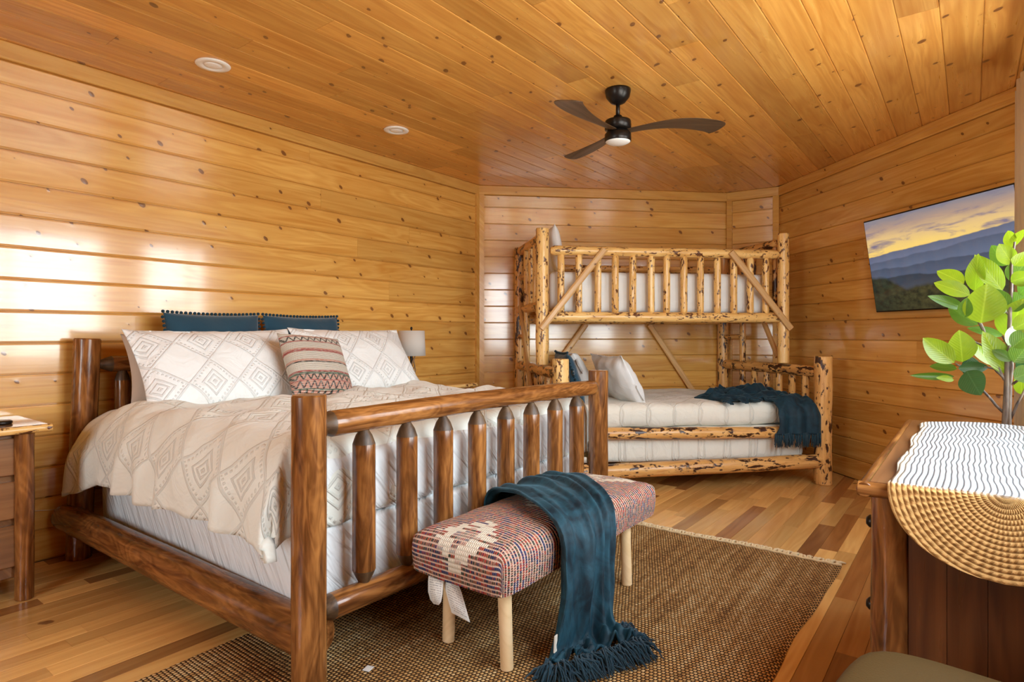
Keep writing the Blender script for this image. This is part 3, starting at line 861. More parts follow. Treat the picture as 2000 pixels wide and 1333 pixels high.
# local X runs along +y so that local Z points away from the wall
put_pillow('pillow', (.36, 1.75, 1.035), (0, 1, 0), UP(20), .84, .40, .15, 'beige_pillow', 'plain beige pillow mostly hidden behind the near white sham', seed=3)
put_pillow('pillow', (.36, 2.75, 1.035), (0, 1, 0), UP(20), .84, .40, .15, 'beige_pillow', 'plain beige pillow hidden behind the far white sham', seed=4)
put_pillow('sham_pillow', (.555, 1.79, 1.025), (0, 1, .01), UP(36), .98, .56, .20, 'sham', 'white tufted sham leaning at the near end of the headboard', roll=0, seed=1, flange=.045, wrk=.012)
put_pillow('sham_pillow', (.565, 2.74, 1.035), (0, 1, -.01), UP(36), .95, .56, .20, 'sham', 'white tufted sham behind the striped cushion on its right', seed=2, flange=.045, wrk=.012)

def pompom_pillow(c, xdir, updir, W, Hh, T, label, roll=0, sides='tlr', step=.026, pr=.0105, seed=0, wire='blue'):
    R = frame(xdir, updir)
    if roll: R = R @ Matrix.Rotation(math.radians(roll), 3, 'Z')
    root = obj('velvet_pillow', pillow_mesh(W, Hh, T, seed=seed, pinch=.05), M['blue'], None, c, R)
    tag(root, label, 'pillow')
    pm = MB().ball((0, 0, 0), pr, 8, 6).me('pompom', True); pm.materials.append(M['yarn'])
    pts = []
    k = int(W/step)
    for i in range(k+1):
        x = -W/2+W*i/k; u = 2*x/W
        y = Hh/2*(1-.05*(1-u*u))+pr*.8
        if 't' in sides: pts.append((x, y))
        if 'b' in sides: pts.append((x, -y))
    k = int(Hh/step)
    for i in range(1, k):
        y = -Hh/2+Hh*i/k; v = 2*y/Hh; x = W/2*(1-.05*(1-v*v))+pr*.8
        if 'l' in sides: pts.append((-x, y))
        if 'r' in sides: pts.append((x, y))
    for x, y in pts: obj('pompom', pm, None, root, (x, y, random.uniform(-.003, .003)))
    return root
pompom_pillow((.205, 1.90, 1.145), (0, 1, 0), UP(10), .60, .42, .14, 'teal pompom pillow in front of the wall, left of its twin on the large bed', seed=5)
pompom_pillow((.205, 2.535, 1.145), (0, 1, 0), UP(10), .60, .42, .14, 'teal pompom pillow in front of the wall, right of its twin on the large bed', seed=6)

def kilim():
    t = NT('striped_kilim'); x, y, z = t.xyz(t.coord())
    yw = t.add(y, t.mul(t.noise(t.cmb(t.mul(x, 6), 0, 0), 1.0, 1), .012)); n_ = t.noise(t.cmb(t.mul(x, 40), t.mul(y, 160), 0), 1.0, 2)
    yn = t.mr(yw, -.225, .225)
    cream = (.74, .68, .58); K = (.045, .05, .045); rd = (.46, .13, .11); pk = (.68, .36, .27); gr = (.16, .20, .14)
    col = t.ramp(yn, [(0, pk), (.075, pk), (.085, gr), (.10, pk), (.19, rd), (.205, pk), (.27, gr), (.305, rd), (.33, cream), (.45, K), (.465, pk), (.50, cream), (.62, rd), (.655, pk), (.675, cream), (.78, rd), (.80, cream), (.88, rd), (.90, cream), (1, cream)], 'CONSTANT')
    tri = t.mt('ABSOLUTE', t.mt('SUBTRACT', t.mul(t.mt('FRACT', t.mul(x, 1/.042)), 2.0), 1.0))
    def zig(y0, y1, c, inv=False):
        nonlocal col
        q = t.mr(yn, y0, y1); inb = t.mul(t.mt('GREATER_THAN', yn, y0), t.mt('LESS_THAN', yn, y1))
        dd = t.mt('ABSOLUTE', t.mt('SUBTRACT', q, tri))
        col = t.mix(t.mul(inb, t.mr(dd, .26, .18)), col, c)
    zig(.80, .88, K); zig(.205, .29, K); zig(.10, .19, (.10, .07, .07)); zig(.0, .09, K)
    q = t.mt('ABSOLUTE', t.mt('SUBTRACT', tri, t.mr(yn, .1, .0)))
    col = t.mix(t.mul(t.mr(n_, .45, .62), .45), col, (.78, .70, .60))
    return t.out(col, .9, t.bump(t.add(n_, t.mt('SINE', t.mul(yw, 900))), .0025, 1.0), spec=.15)
M['kilim'] = kilim()
put_pillow('striped_cushion', (.80, 2.215, 1.035), (0, 1, 0), UP(33), .42, .42, .16, 'kilim', 'small cream cushion with red, green and black woven stripes', seed=9, pinch=.05, roll=-6, wrk=.004)

# ------------------------------------------------------------------ nightstands
def nightstand(y0, y1, label, x1=.50):
    ym = (y0+y1)/2
    root = empty('nightstand', (.27, ym, 0), label, 'nightstand')
    o_ = Vector(root.location); L_ = lambda *p: tuple(Vector(p)-o_)
    # posts
    for (x, y) in ((x1, y1-.05), (x1, y0+.05), (.07, y1-.05), (.07, y0+.05)):
        log('leg', L_(x, y, 0), L_(x, y, .765), .036, 'log_dark', root, r1=.038, n=18, lump=.09)
    mb = MB().box((.03, y0-.04, .765), (x1+.035, y1+.04, .80), .006); autosmooth(mb.build('top', M['stand_top'], root, loc=tuple(-o_)))
    log('front_edge_log', L_(x1+.035, y0-.045, .784), L_(x1+.035, y1+.045, .784), .018, 'log_light', root, n=12, lump=.04)
    mb = MB().box((.05, y0+.055, .10), (x1-.03, y1-.055, .76), .004); mb.build('body', M['stand_wood'], root, loc=tuple(-o_))
    zz = [.155, .345, .375, .545, .575, .745]
    for k in range(3):
        z0, z1 = zz[2*k], zz[2*k+1]
        me = plank_mesh(y1-y0-.135, z1-z0, .02, .004)
        dr = obj('drawer', me, M['stand_wood'], root, L_(x1-.008, ym, (z0+z1)/2), frame((0, 1, 0), (0, 0, 1)))
        MB().lathe([(.006, 0), (.008, .012), (.016, .02), (.016, .028), (.008, .034)], 14).build('knob', M['black'], dr, True)
    return root
nightstand(.30, .91, 'brown three-drawer nightstand with log legs at the left photo edge')
nightstand(3.43, 3.98, 'brown nightstand under the white-shaded lamp, mostly behind the bed')
# remote on the near nightstand
o = MB().lathe([(.045, 0), (.048, .004), (.048, .012), (.044, .016)], 28).build('charging_puck', M['black'], None, True, (.36, .80, .8005))
tag(o, 'flat round black charging puck on the nightstand at the left edge', 'charger')
mb = MB(); mb.tube([(.03, .90, .33), (.035, .95, .29), (.03, 1.02, .285), (.03, 1.08, .275), (.03, 1.14, .27), (.03, 1.2, .28), (.03, 1.3, .25)], .0025, 6)
tag(mb.build('power_cord', plain('tan_cord', (.55, .40, .25), .5), None, True), 'thin tan power cord on the left wall between nightstand and bed', 'cord')

# lamp
lx, ly = .25, 3.52
root = empty('table_lamp', (lx, ly, .80), 'table lamp with white drum shade and dark antler stem beside the bed', 'lamp')
MB().box((-.052, -.052, 0), (.052, .052, .035), .004).build('base', M['iron'], root)
mb = MB().lathe([(.045, .035), (.034, .05), (.020, .065), (.011, .10), (.010, .20), (.012, .24), (.008, .26), (.006, .44)], 16); mb.build('stem', M['iron'], root, True)
an = plain('brown_antler', (.30, .17, .075), .5, bump=.002, bs=80)
rr = random.Random(3)
for k in range(7):
    a = k*2.4; z0 = .06+k*.022
    pts = [(.012*math.cos(a), .012*math.sin(a), z0), (.030*math.cos(a+.3), .030*math.sin(a+.3), z0+.03), (.034*math.cos(a+.8), .034*math.sin(a+.8), z0+.07), (.026*math.cos(a+1.1), .026*math.sin(a+1.1), z0+.105)]
    MB().tube(pts, [.006, .0065, .005, .0015], 7).build('antler', an, root, True)
t = NT('linen_shade'); x, y, z = t.xyz(t.coord())
m_ = t.out((.80, .77, .72), .9, t.bump(t.noise(t.cmb(t.mul(x, 300), t.mul(y, 300), t.mul(z, 60)), 1.0, 2), .001))
tr = t.n('BsdfTranslucent'); tr.inputs[0].default_value = (.8, .75, .68, 1); mx = t.n('MixShader'); mx.inputs[0].default_value = .3
oo = t.t.nodes['Material Output']; t.t.links.new(t.b.outputs[0], mx.inputs[1]); t.t.links.new(tr.outputs[0], mx.inputs[2]); t.t.links.new(mx.outputs[0], oo.inputs[0])
n_ = 40; vs = []
for r_q, z_ in ((.118, .245), (.109, .455)):
    for k in range(n_): vs.append((r_q*math.cos(2*PI*k/n_), r_q*math.sin(2*PI*k/n_), z_))
so = obj('shade', mesh('shade', vs, [(k, (k+1) % n_, n_+(k+1) % n_, n_+k) for k in range(n_)]), m_, root)
md = so.modifiers.new('t', 'SOLIDIFY'); md.thickness = .002
mb = MB(); 
for k in range(3): a = k*2*PI/3; mb.tube([(0, 0, .44), (.109*math.cos(a), .109*math.sin(a), .445)], .0018, 5)
mb.build('shade_fitter', M['iron'], root)
MB().lathe([(.004, .44), (.005, .462), (.010, .470), (.010, .480), (.004, .488)], 12).build('finial', M['black'], root, True)

# ------------------------------------------------------------------ bunk bed (honey coloured peeled logs)
A0 = Vector((0, 4.66, 0))
def DW(p, q, z=0): return Vector((A0.x+r2*(p+q), A0.y+r2*(p-q), z))
PB, QB = 1.60, .80
bunk = empty('log_bunk_bed', tuple(DW(PB, QB)), 'honey log bunk bed, narrow bunk over a wide one, in the far corner', 'bunk bed', PI/4)
L = lambda p, q, z: (p-PB, QB-q, z)
def bl(name, a, b, r, mat='log_light', **kw): return log(name, L(*a), L(*b), r, mat, bunk, n=kw.pop('n', 14), lump=kw.pop('lump', .07), **kw)
qf, ql, qb = 1.03, 1.56, .075
# posts
bl('post', (.42, qb, 0), (.42, qb, 2.10), .048, 'log_scorch'); bl('post', (2.60, qb, 0), (2.60, qb, 2.10), .056, 'log_scorch')
bl('post', (.475, qf, .965), (.475, qf, 2.13), .056); bl('post', (2.69, qf, .965), (2.69, qf, 2.135), .052, r1=.050)
bl('post', (.52, ql, 0), (.52, ql, 1.035), .066); bl('post', (2.71, ql, 0), (2.71, ql, 1.045), .068, 'log_scorch', n=18)
# upper guard rails
bl('guard_rail', (.545, qf, 1.945), (2.64, qf, 1.945), .042, e0='cone', e1='cone', cone=.9, tip=.6)
bl('guard_rail', (.53, qf, 1.375), (2.66, qf, 1.375), .046, lump=.05)
bl('guard_rail', (.47, qb, 1.90), (2.55, qb, 1.90), .036); bl('guard_rail', (.47, qb, 1.375), (2.55, qb, 1.375), .045)
for p in (.638, .795, .964, 1.12, 1.278, 1.445, 1.587, 1.747, 1.90, 2.059, 2.214, 2.371, 2.519):
    bl('spindle', (p, qf, 1.405), (p, qf, 1.915), .031, e0='cone', e1='cone', cone=.9, tip=.62, n=12, step=.05)
# diagonal half-log braces
def brace(a, b, w=.055, t_=.026, mat='slat_light'):
    a = Vector(L(*a)); b = Vector(L(*b)); d = b-a; Ln = d.length
    side = Vector((0, -1, 0)) if abs(d.y) < .2 else Vector((-1, 0, 0))
    R = frame(d, side.cross(d)); 
    me = plank_mesh(Ln, w, t_, .008, dome=1)
    return obj('brace', me, M[mat], bunk, (a+b)/2, R)
brace((.455, qf+.085, 1.27), (1.01, qf+.07, 1.955)); brace((2.16, qf+.07, 1.955), (2.725, qf+.08, 1.275))
brace((1.12, .06, 1.33), (.60, .06, .62)); brace((1.80, .06, 1.33), (2.33, .06, .55))
# ends of the upper bunk
for p0, p1, mt_ in ((.42, .475, 'log_light'), (2.60, 2.69, 'log_scorch')):
    at = lambda q: p0+(p1-p0)*(q-qb)/(qf-qb)
    bl('end_rail', (at(.12), .12, 2.055), (at(.97), .97, 2.055), .042, 'log_scorch', e0='cone', e1='cone', cone=1, tip=.6)
    bl('end_rail', (at(.12), .12, 1.47), (at(.97), .97, 1.47), .042, 'log_scorch')
    bl('ladder_rung', (at(.12), .12, 1.79), (at(.40), .42, 1.79), .026, 'log_scorch', n=10)
    bl('ladder_rung', (at(.12), .12, 1.20), (at(.40), .42, 1.20), .026, 'log_scorch', n=10)
    bl('ladder_stile', (at(.42), .42, .93), (at(.42), .42, 2.03), .030, mt_, n=12)
    for q in (.60, .78, .92): bl('spindle', (at(q), q, 1.50), (at(q), q, 2.03), .024, mt_, n=10)
    pa = p0-.05 if p0 < 1 else p0
    brace((at(.25)-.055, .30, 1.50), (at(.9)-.055, .82, .62)) if p0 < 1 else brace((at(.65), .70, 1.40), (at(.93), .93, 1.02))
# ends of the lower bunk
for p0, p1 in ((.42, .52), (2.60, 2.71)):
    at = lambda q: p0+(p1-p0)*(q-qb)/(ql-qb)
    bl('end_rail', (at(.11), .11, .915), (at(1.50), 1.50, .915), .048, 'log_scorch', e0='cone', e1='cone', cone=.8, tip=.65)
    bl('end_rail', (at(.11), .11, .36), (at(1.50), 1.50, .36), .05, 'log_scorch')
    bl('end_rail', (at(.11), .11, .135), (at(1.50), 1.50, .135), .04, 'log_scorch')
    for q in (.43, .63, .82, 1.0, 1.18, 1.35): bl('spindle', (at(q), q, .39), (at(q), q, .885), .030, 'log_scorch', e0='cone', e1='cone', cone=.9, tip=.6, n=12)
# lower side rails
bl('side_rail', (.56, ql-.01, .455), (2.66, ql-.01, .425), .047, 'log_scorch', lump=.06)
bl('side_rail', (.56, ql+.0, .155), (2.68, ql+.0, .19), .058, 'log_scorch', lump=.07, bend=.01)
bl('side_rail', (.46, qb, .44), (2.56, qb, .44), .045, 'log_scorch')
mb = MB()
for k in range(9): a = L(.56+k*.235, .09, 1.40); mb.box((a[0], a[1]-.90, 1.40), (a[0]+.07, a[1], 1.415))
for k in range(9): a = L(.56+k*.235, .10, .23); mb.box((a[0], a[1]-1.36, .18), (a[0]+.07, a[1], .20))
mb.build('slat', M['slat_light'], bunk)['kind'] = 'stuff'

def bunk_obj(name, vs, fs, mat, uv=None):
    o = obj(name, mesh(name, vs, fs, uv=uv), M[mat], None, tuple(DW(PB, QB)), (0, 0, PI/4)); return o
def sb_(a, b, r, **kw):
    (p0, q0, z0), (p1, q1, z1) = a, b
    A_ = L(p0, q1, z0); B_ = L(p1, q0, z1); return soft_box(A_, B_, r, **kw)
vs, fs = sb_((.56, .135, 1.418), (2.60, .955, 1.775), .05, amp=.008, seed=5, n=(20, 10, 5))
tag(bunk_obj('mattress', vs, fs, 'sheet_smooth'), 'white-covered mattress behind the guard rail of the top bunk', 'mattress')
vs, fs = sb_((.56, .14, .202), (2.60, 1.49, .47), .05, amp=.012, seed=6, n=(24, 14, 5))
tag(bunk_obj('mattress', vs, fs, 'quilt_bunk'), 'ivory mattress of the bottom bunk between the two front logs', 'mattress')
vs, fs = sb_((.57, .15, .472), (2.59, 1.475, .662), .075, amp=.022, seed=7, n=(36, 24, 6), freq=3.5)
tag(bunk_obj('quilt', vs, fs, 'quilt_bunk'), 'ivory tufted quilt covering the bottom bunk', 'quilt')

ex = Vector((r2, r2, 0)); ey = Vector((r2, -r2, 0))     # p and q directions
def lean(deg, tw=0):   # upright leaning towards -p
    return tuple(-ex*math.sin(math.radians(deg)) + Vector((0, 0, math.cos(math.radians(deg)))))
put_pillow('pillow', tuple(DW(.67, .47, 2.0)), tuple(-ey), lean(8), .62, .44, .15, 'sheet_smooth', 'white pillow standing on the top bunk beside its left post', seed=11)
put_pillow('pillow', tuple(DW(.90, .50, .85)), tuple(-ey), lean(28), .66, .46, .18, 'sheet_smooth', 'rumpled white pillow at the back of the bottom bunk', seed=12, wrk=.02)
put_pillow('sham_pillow', tuple(DW(1.13, 1.08, .835)), tuple(-ey - ex*.12), lean(30), .66, .50, .19, 'sheet_smooth', 'white flanged pillow leaning at the front of the bottom bunk', seed=13, flange=.05, wrk=.02)
pompom_pillow(tuple(DW(.68, 1.17, .85)), tuple(-ey), lean(18), .46, .46, .14, 'teal pompom pillow on the bottom bunk behind the left log post', seed=14)

# throw on the bottom bunk
NX, NY = 110, 76; vs = []; uvs = []
def edgew(t): return .035*math.sin(t*17)+.03*math.sin(t*41+1)
for i in range(NX+1):
    for j in range(NY+1):
        s_ = i/NX; t_ = j/NY
        p0_ = 1.86 + .30*(1-t_)**1.6*1.0 - .22*math.exp(-((t_-.42)/.13)**2) + edgew(t_)*.5
        p = p0_ + (2.655-p0_)*s_
        q = .78 + (1.78-.78)*t_ + .06*math.sin(s_*5)*(1-t_) - .10*s_*(1-t_)
        if s_ < .42 and q > 1.44 and t_ > .9: pass
        lim = 1.475; R0 = .07
        z = .680; drop = 0
        if q > lim:
            e_ = q-lim
            if e_ < R0*PI/2: qq = lim+R0*math.sin(e_/R0); drop = R0*(1-math.cos(e_/R0))
            else: qq = lim+R0; drop = R0+e_-R0*PI/2
            q = qq + .075*min(1, drop/.12)
        wr = abs(noise.noise(Vector((p*3.5, q*9+p*3, 2))))*.13 + .030*noise.noise(Vector((p*14, q*18, 7)))
        hump = .075*math.exp(-((p-1.93)/.14)**2-((q-.98)/.16)**2) + .03*math.exp(-((p-2.3)/.3)**2-((q-1.0)/.18)**2)
        w_ = 1 if drop == 0 else max(0, 1-drop/.15)
        edge = min(1, s_/.06, (1-s_)/.05+.2, t_/.06)
        z = z + (wr+hump)*w_*edge - drop + .004
        q += (1-w_)*(.014*math.sin(p*44)+.012*noise.noise(Vector((p*9, 0, 1))))
        vs.append(L(p, q, z)); uvs.append((p, q))
fs = [(i*(NY+1)+j, (i+1)*(NY+1)+j, (i+1)*(NY+1)+j+1, i*(NY+1)+j+1) for i in range(NX) for j in range(NY)]
fs = [f for f in fs if not (f[0]//(NY+1) < NX*.52 and f[0] % (NY+1) > NY*(.70 + .05*math.sin(f[0]//(NY+1)*.35)))]
used = sorted({v for f in fs for v in f}); mp = {v: k for k, v in enumerate(used)}
vs = [vs[v] for v in used]; fs = [tuple(mp[v] for v in f) for f in fs]
blk = empty('throw_blanket', tuple(DW(PB, QB)), 'dark teal fringed throw bunched at the foot of the bottom bunk', 'blanket', PI/4)
o = obj('cloth', mesh('cloth', vs, fs), M['throw2'], blk)
md = o.modifiers.new('thick', 'SOLIDIFY'); md.thickness = .012; md.offset = 1
# tassels of the hem: from the lowest row
rr = random.Random(8)
tm = []
for k in range(4):
    mb = MB()
    for s_ in range(7):
        a = s_*.9; x = .006*math.cos(a); y = .006*math.sin(a); ln = .105+rr.uniform(-.012, .012)
        mb.tube([(x*.4, y*.4, .0), (x*1.0, y*1.0, -.03), (x*1.3+rr.uniform(-.006, .006), y*1.3, -ln*.6), (x*1.5+rr.uniform(-.01, .01), y*1.4, -ln)], [.0032, .0036, .0032, .002], 4)
    mb.ball((0, 0, -.012), .0075, 6, 4)
    me = mb.me('tassel', True); me.materials.append(M['yarn']); tm.append(me)
for k in range(26):
    p = 2.245+k*.0158
    best = max((v for v in vs if abs(v[0]-(p-PB)) < .014), key=lambda v: (-v[2]))
    obj('tassel', tm[k % 4], None, blk, (p-PB, best[1], best[2]+.012), (rr.uniform(-.1, .1), rr.uniform(-.12, .12), rr.uniform(0, 6)))

# ------------------------------------------------------------------ bench
bx0, bx1, by0, by1, bz0, bz1 = 2.275, 2.725, 1.60, 2.86, .335, .475
bench = empty('upholstered_bench', ((bx0+bx1)/2, (by0+by1)/2, 0), 'low bench with red, navy and cream woven seat on pale peg legs', 'bench')
# seat: profile across x (arc-length parametrised) swept along y, ends closed by curving down
n1, n2 = 64, 90; Rr = .05; cx_, cy_ = (bx0+bx1)/2, (by0+by1)/2
def prof(d, half):          # signed distance from the middle along the cloth -> (offset, drop)
    s_ = 1 if d >= 0 else -1; d = abs(d); fl = half-Rr
    if d < fl: return s_*d, 0
    e_ = d-fl
    if e_ < Rr*PI/2: return s_*(fl+Rr*math.sin(e_/Rr)), Rr*(1-math.cos(e_/Rr))
    return s_*half, Rr+e_-Rr*PI/2
hx, hy = (bx1-bx0)/2, (by1-by0)/2; drp = bz1-bz0+.012
mx_ = hx-Rr+Rr*PI/2+drp-Rr; my_ = hy-Rr+Rr*PI/2+drp-Rr
vs, uvs, fs = [], [], []
for i in range(n1+1):
    for j in range(n2+1):
        a = -mx_+2*mx_*i/n1; b = -my_+2*my_*j/n2
        # cloth square at each corner is folded under: clamp so both cannot drop
        X_, da = prof(a, hx); Y_, db = prof(b, hy)
        if da > 0 and db > 0:
            k = math.hypot(da, db); dz = min(drp, k)
            fX = abs(X_)-(hx-Rr); fY = abs(Y_)-(hy-Rr); m_ = math.hypot(fX, fY)
            lim = Rr
            if m_ > lim: X_ = math.copysign(hx-Rr+fX*lim/m_, X_); Y_ = math.copysign(hy-Rr+fY*lim/m_, Y_)
        else: dz = max(da, db)
        crown = .026*(1-(X_/hx)**2)*(1-(Y_/hy)**4)
        z = bz1-dz+crown*(1 if dz < .02 else 0) + .004*noise.noise(Vector((a*9, b*9, 0)))
        bul = .008*math.sin(min(1, dz/drp)*PI)
        vs.append((X_*(1+bul/hx), Y_*(1+bul/hy), z)); uvs.append((a+hx, b+hy))
fs = [(i*(n2+1)+j, (i+1)*(n2+1)+j, (i+1)*(n2+1)+j+1, i*(n2+1)+j+1) for i in range(n1) for j in range(n2)]
obj('seat', mesh('seat', vs, fs, uv=uvs), M['bench'], bench)
MB().box((-hx+.012, -hy+.012, bz0-.01), (hx-.012, hy-.012, bz0+.03)).build('seat_base', M['bench_leg'], bench)
for (x, y) in ((2.354, 1.745), (2.638, 1.725), (2.648, 2.66), (2.36, 2.66)):
    dx = .012 if x > 2.5 else -.012
    log('leg', (x+dx-cx_, y-cy_, 0.013), (x-cx_, y-cy_, bz0), .024, 'bench_leg', bench, r1=.026, n=16, lump=.04)
# care labels hanging under the near end
def label_mat():
    t = NT('printed_care_label'); x, y, z = t.xyz(t.coord('UV'))
    ln = t.mt('GREATER_THAN', t.mt('SINE', t.mul(y, 2*PI*17)), .1); wd_ = t.mt('GREATER_THAN', t.noise(t.cmb(t.mul(x, 26), t.mul(t.mt('FLOOR', t.mul(y, 17)), 3.1), 0), 1.0, 1), .46)
    inb = t.mul(t.mul(t.mt('GREATER_THAN', x, .1), t.mt('LESS_THAN', x, .9)), t.mul(t.mt('GREATER_THAN', y, .06), t.mt('LESS_THAN', y, .93)))
    col = t.mix(t.mul(t.mul(ln, wd_), t.mul(inb, .75)), (.80, .78, .72), (.30, .29, .27))
    return t.out(col, .8)
M['care'] = label_mat()
def ribbon(name, pts, hw, mat, parent, wd=(0, 1, 0), n=10):
    vs, uvs = [], []; wv = Vector(wd)
    for k, p in enumerate(pts):
        for s_ in (-1, 1): vs.append(tuple(Vector(p)+wv*hw[k]*s_)); uvs.append(((s_+1)/2, k/(len(pts)-1)))
    fs = [(2*k, 2*k+1, 2*k+3, 2*k+2) for k in range(len(pts)-1)]
    o = obj(name, mesh(name, vs, fs, uv=uvs), mat, parent); md = o.modifiers.new('t', 'SOLIDIFY'); md.thickness = .0012; return o
ribbon('care_label', [(-.09, -hy+.012, bz0), (-.085, -hy-.0, bz0-.03), (-.075, -hy-.012, bz0-.06), (-.07, -hy-.015, bz0-.085), (-.066, -hy-.016, bz0-.098)], [.038, .036, .034, .026, .012], M['care'], bench, (.97, .1, .05))
ribbon('care_label', [(-.055, -hy+.03, bz0), (-.02, -hy+.022, bz0-.04), (.01, -hy+.012, bz0-.085), (.035, -hy+.005, bz0-.125)], [.04, .04, .04, .04], M['care'], bench, (.93, .2, -.25))

# ------------------------------------------------------------------ plush throw over the bench
keys = [ # v, left point, right point
 (0.00, (2.262, 2.08, .40), (2.262, 2.52, .40)),
 (0.05, (2.264, 2.08, .47), (2.264, 2.53, .47)),
 (0.10, (2.305, 2.07, .512), (2.31, 2.55, .512)),
 (0.22, (2.46, 2.02, .535), (2.49, 2.52, .535)),
 (0.33, (2.63, 1.93, .528), (2.66, 2.39, .524)),
 (0.39, (2.725, 1.90, .492), (2.735, 2.33, .490)),
 (0.45, (2.765, 1.885, .425), (2.765, 2.29, .425)),
 (0.58, (2.775, 1.86, .28), (2.775, 2.25, .29)),
 (0.72, (2.772, 1.835, .14), (2.80, 2.21, .155)),
 (0.80, (2.765, 1.815, .06), (2.825, 2.18, .085)),
 (0.86, (2.775, 1.80, .035), (2.865, 2.17, .045)),
 (0.93, (2.79, 1.79, .030), (2.915, 2.15, .035)),
 (1.00, (2.81, 1.785, .028), (2.965, 2.13, .030)),
]
def kp(v, w):
    for (a, la, ra), (b, lb, rb) in zip(keys, keys[1:]):
        if v <= b+1e-9:
            t_ = (v-a)/(b-a); P0 = Vector(la).lerp(Vector(lb), t_); P1 = Vector(ra).lerp(Vector(rb), t_); return P0.lerp(P1, w)
NV, NW = 150, 110; vs = []
for i in range(NV+1):
    v = i/NV
    for j in range(NW+1):
        w_ = j/NW
        P = sum((kp(min(1, max(0, v+d)), w_) for d in (-.025, -.012, 0, .012, .025)), Vector())/5
        T = kp(min(1, v+.02), w_)-kp(max(0, v-.02), w_); Wd = kp(v, 1)-kp(v, 0); Nn = Wd.cross(T) * -1; Nn = T.cross(Wd).normalized()
        if Nn.z < 0 and v < .4: Nn = -Nn
        if v >= .4 and Nn.x < 0: Nn = -Nn
        if v > .84 and Nn.z < 0: Nn = -Nn
        ph = w_*2*PI*4.6 + 1.8*math.sin(v*3.0) + 3.4*noise.noise(Vector((w_*2.3, v*1.6, 0)))
        fold = .5+.5*math.sin(ph); fold = fold**1.2*(.65+.6*noise.noise(Vector((w_*4, v*1.5, 7)))) + .22*noise.noise(Vector((w_*16+2*v, v*3, 2)))
        amp = .034 + .020*min(1, max(0, (v-.3)/.3))
        if v < .1: amp *= .45+.55*v/.1
        on = .010+amp*fold + .010*noise.noise(Vector((w_*9, v*7, 3)))
        if v > .82:
            k = (v-.82)/.18; on += k*(.030*abs(noise.noise(Vector((w_*7, v*16, 9)))) + .022*math.sin(w_*17+v*30)**2)
        P = P + Nn*max(.003, on)
        P = P + Wd.normalized()*(.005*math.cos(ph))
        P.z = max(P.z, .016)
        vs.append(tuple(P))
fs = [(i*(NW+1)+j, (i+1)*(NW+1)+j, (i+1)*(NW+1)+j+1, i*(NW+1)+j+1) for i in range(NV) for j in range(NW)]
thr = empty('throw_blanket', (2.78, 1.98, 0.01), 'teal plush throw hanging over the woven bench onto the rug', 'blanket')
tl = thr.location
o = obj('cloth', mesh('cloth', [tuple(Vector(v)-tl) for v in vs], fs), M['throw'], thr)
md = o.modifiers.new('thick', 'SOLIDIFY'); md.thickness = .008; md.offset = 0
MB().box((-.001, -.020, -.03), (.003, .0, .03)).build('cloth_label', plain('cream_label', (.72, .66, .55), .8), thr, loc=tuple(Vector((2.80, 1.822, .115))-tl), rot=(0, .05, .1))
# yarn fringe along the hem
rr = random.Random(21); mb = MB()
hem = [Vector(vs[NV*(NW+1)+j]) for j in range(NW+1)]
side = [Vector(vs[i*(NW+1)+NW]) for i in range(int(NV*.86), NV)]
lft = [Vector(vs[i*(NW+1)]) for i in range(int(NV*.90), NV)]
def strands(pts, outd, count, ln):
    for k in range(count):
        P = pts[rr.randrange(len(pts))].copy(); P.z = rr.uniform(.02, .05)
        d = (Vector(outd)+Vector((rr.uniform(-.6, .6), rr.uniform(-.6, .6), 0))).normalized(); l_ = ln*rr.uniform(.5, 1.1)
        c_ = Vector((rr.uniform(-.02, .02), rr.uniform(-.02, .02), 0))
        q = [P, P+d*l_*.35+Vector((0, 0, rr.uniform(.0, .03))), P+d*l_*.7+c_+Vector((0, 0, rr.uniform(-.005, .02))), P+d*l_+c_*2]
        for a in q: a.z = max(.017, a.z)
        q[-1].z = rr.uniform(.016, .03)
        mb.tube(q, [.0030, .0034, .0030, .0018], 4, False)
strands(hem, (.9, -.35, 0), 620, .085); strands(side, (.1, 1, 0), 240, .06); strands(lft, (.1, -1, 0), 150, .05)
o = mb.build('fringe', M['yarn'], thr, True, loc=tuple(-tl)); o['kind'] = 'stuff'

# ------------------------------------------------------------------ rug
rx0, rx1, ry0, ry1 = 1.64, 3.43, .80, 3.555
nx_, ny_ = 90, 130; vs, uvs = [], []
def rug_pt(u, v):
    x = rx0+(rx1-rx0)*u; y = ry0+(ry1-ry0)*v
    x += (.010*math.sin(y*4.1+.6)+.004*math.sin(y*11+1))*(2*u-1)**3 + .012*(v-.5); y += .008*math.sin(x*9)*(2*v-1)**3 + (u-.5)*.035*v
    return x, y
for i in range(nx_+1):
    for j in range(ny_+1):
        x, y = rug_pt(i/nx_, j/ny_); e_ = min(i, nx_-i, j, ny_-j)
        vs.append((x, y, .012 if e_ else .002)); uvs.append((x, y))
fs = [(i*(ny_+1)+j, (i+1)*(ny_+1)+j, (i+1)*(ny_+1)+j+1, i*(ny_+1)+j+1) for i in range(nx_) for j in range(ny_)]
rug = empty('jute_rug', ((rx0+rx1)/2, (ry0+ry1)/2, 0), 'woven brown jute rug with braided pale fringe under the bench', 'rug')
obj('weave', mesh('weave', vs, fs, uv=uvs), M['rug'], rug, loc=tuple(-rug.location))
mb = MB(); rr = random.Random(2)
n_ = 64
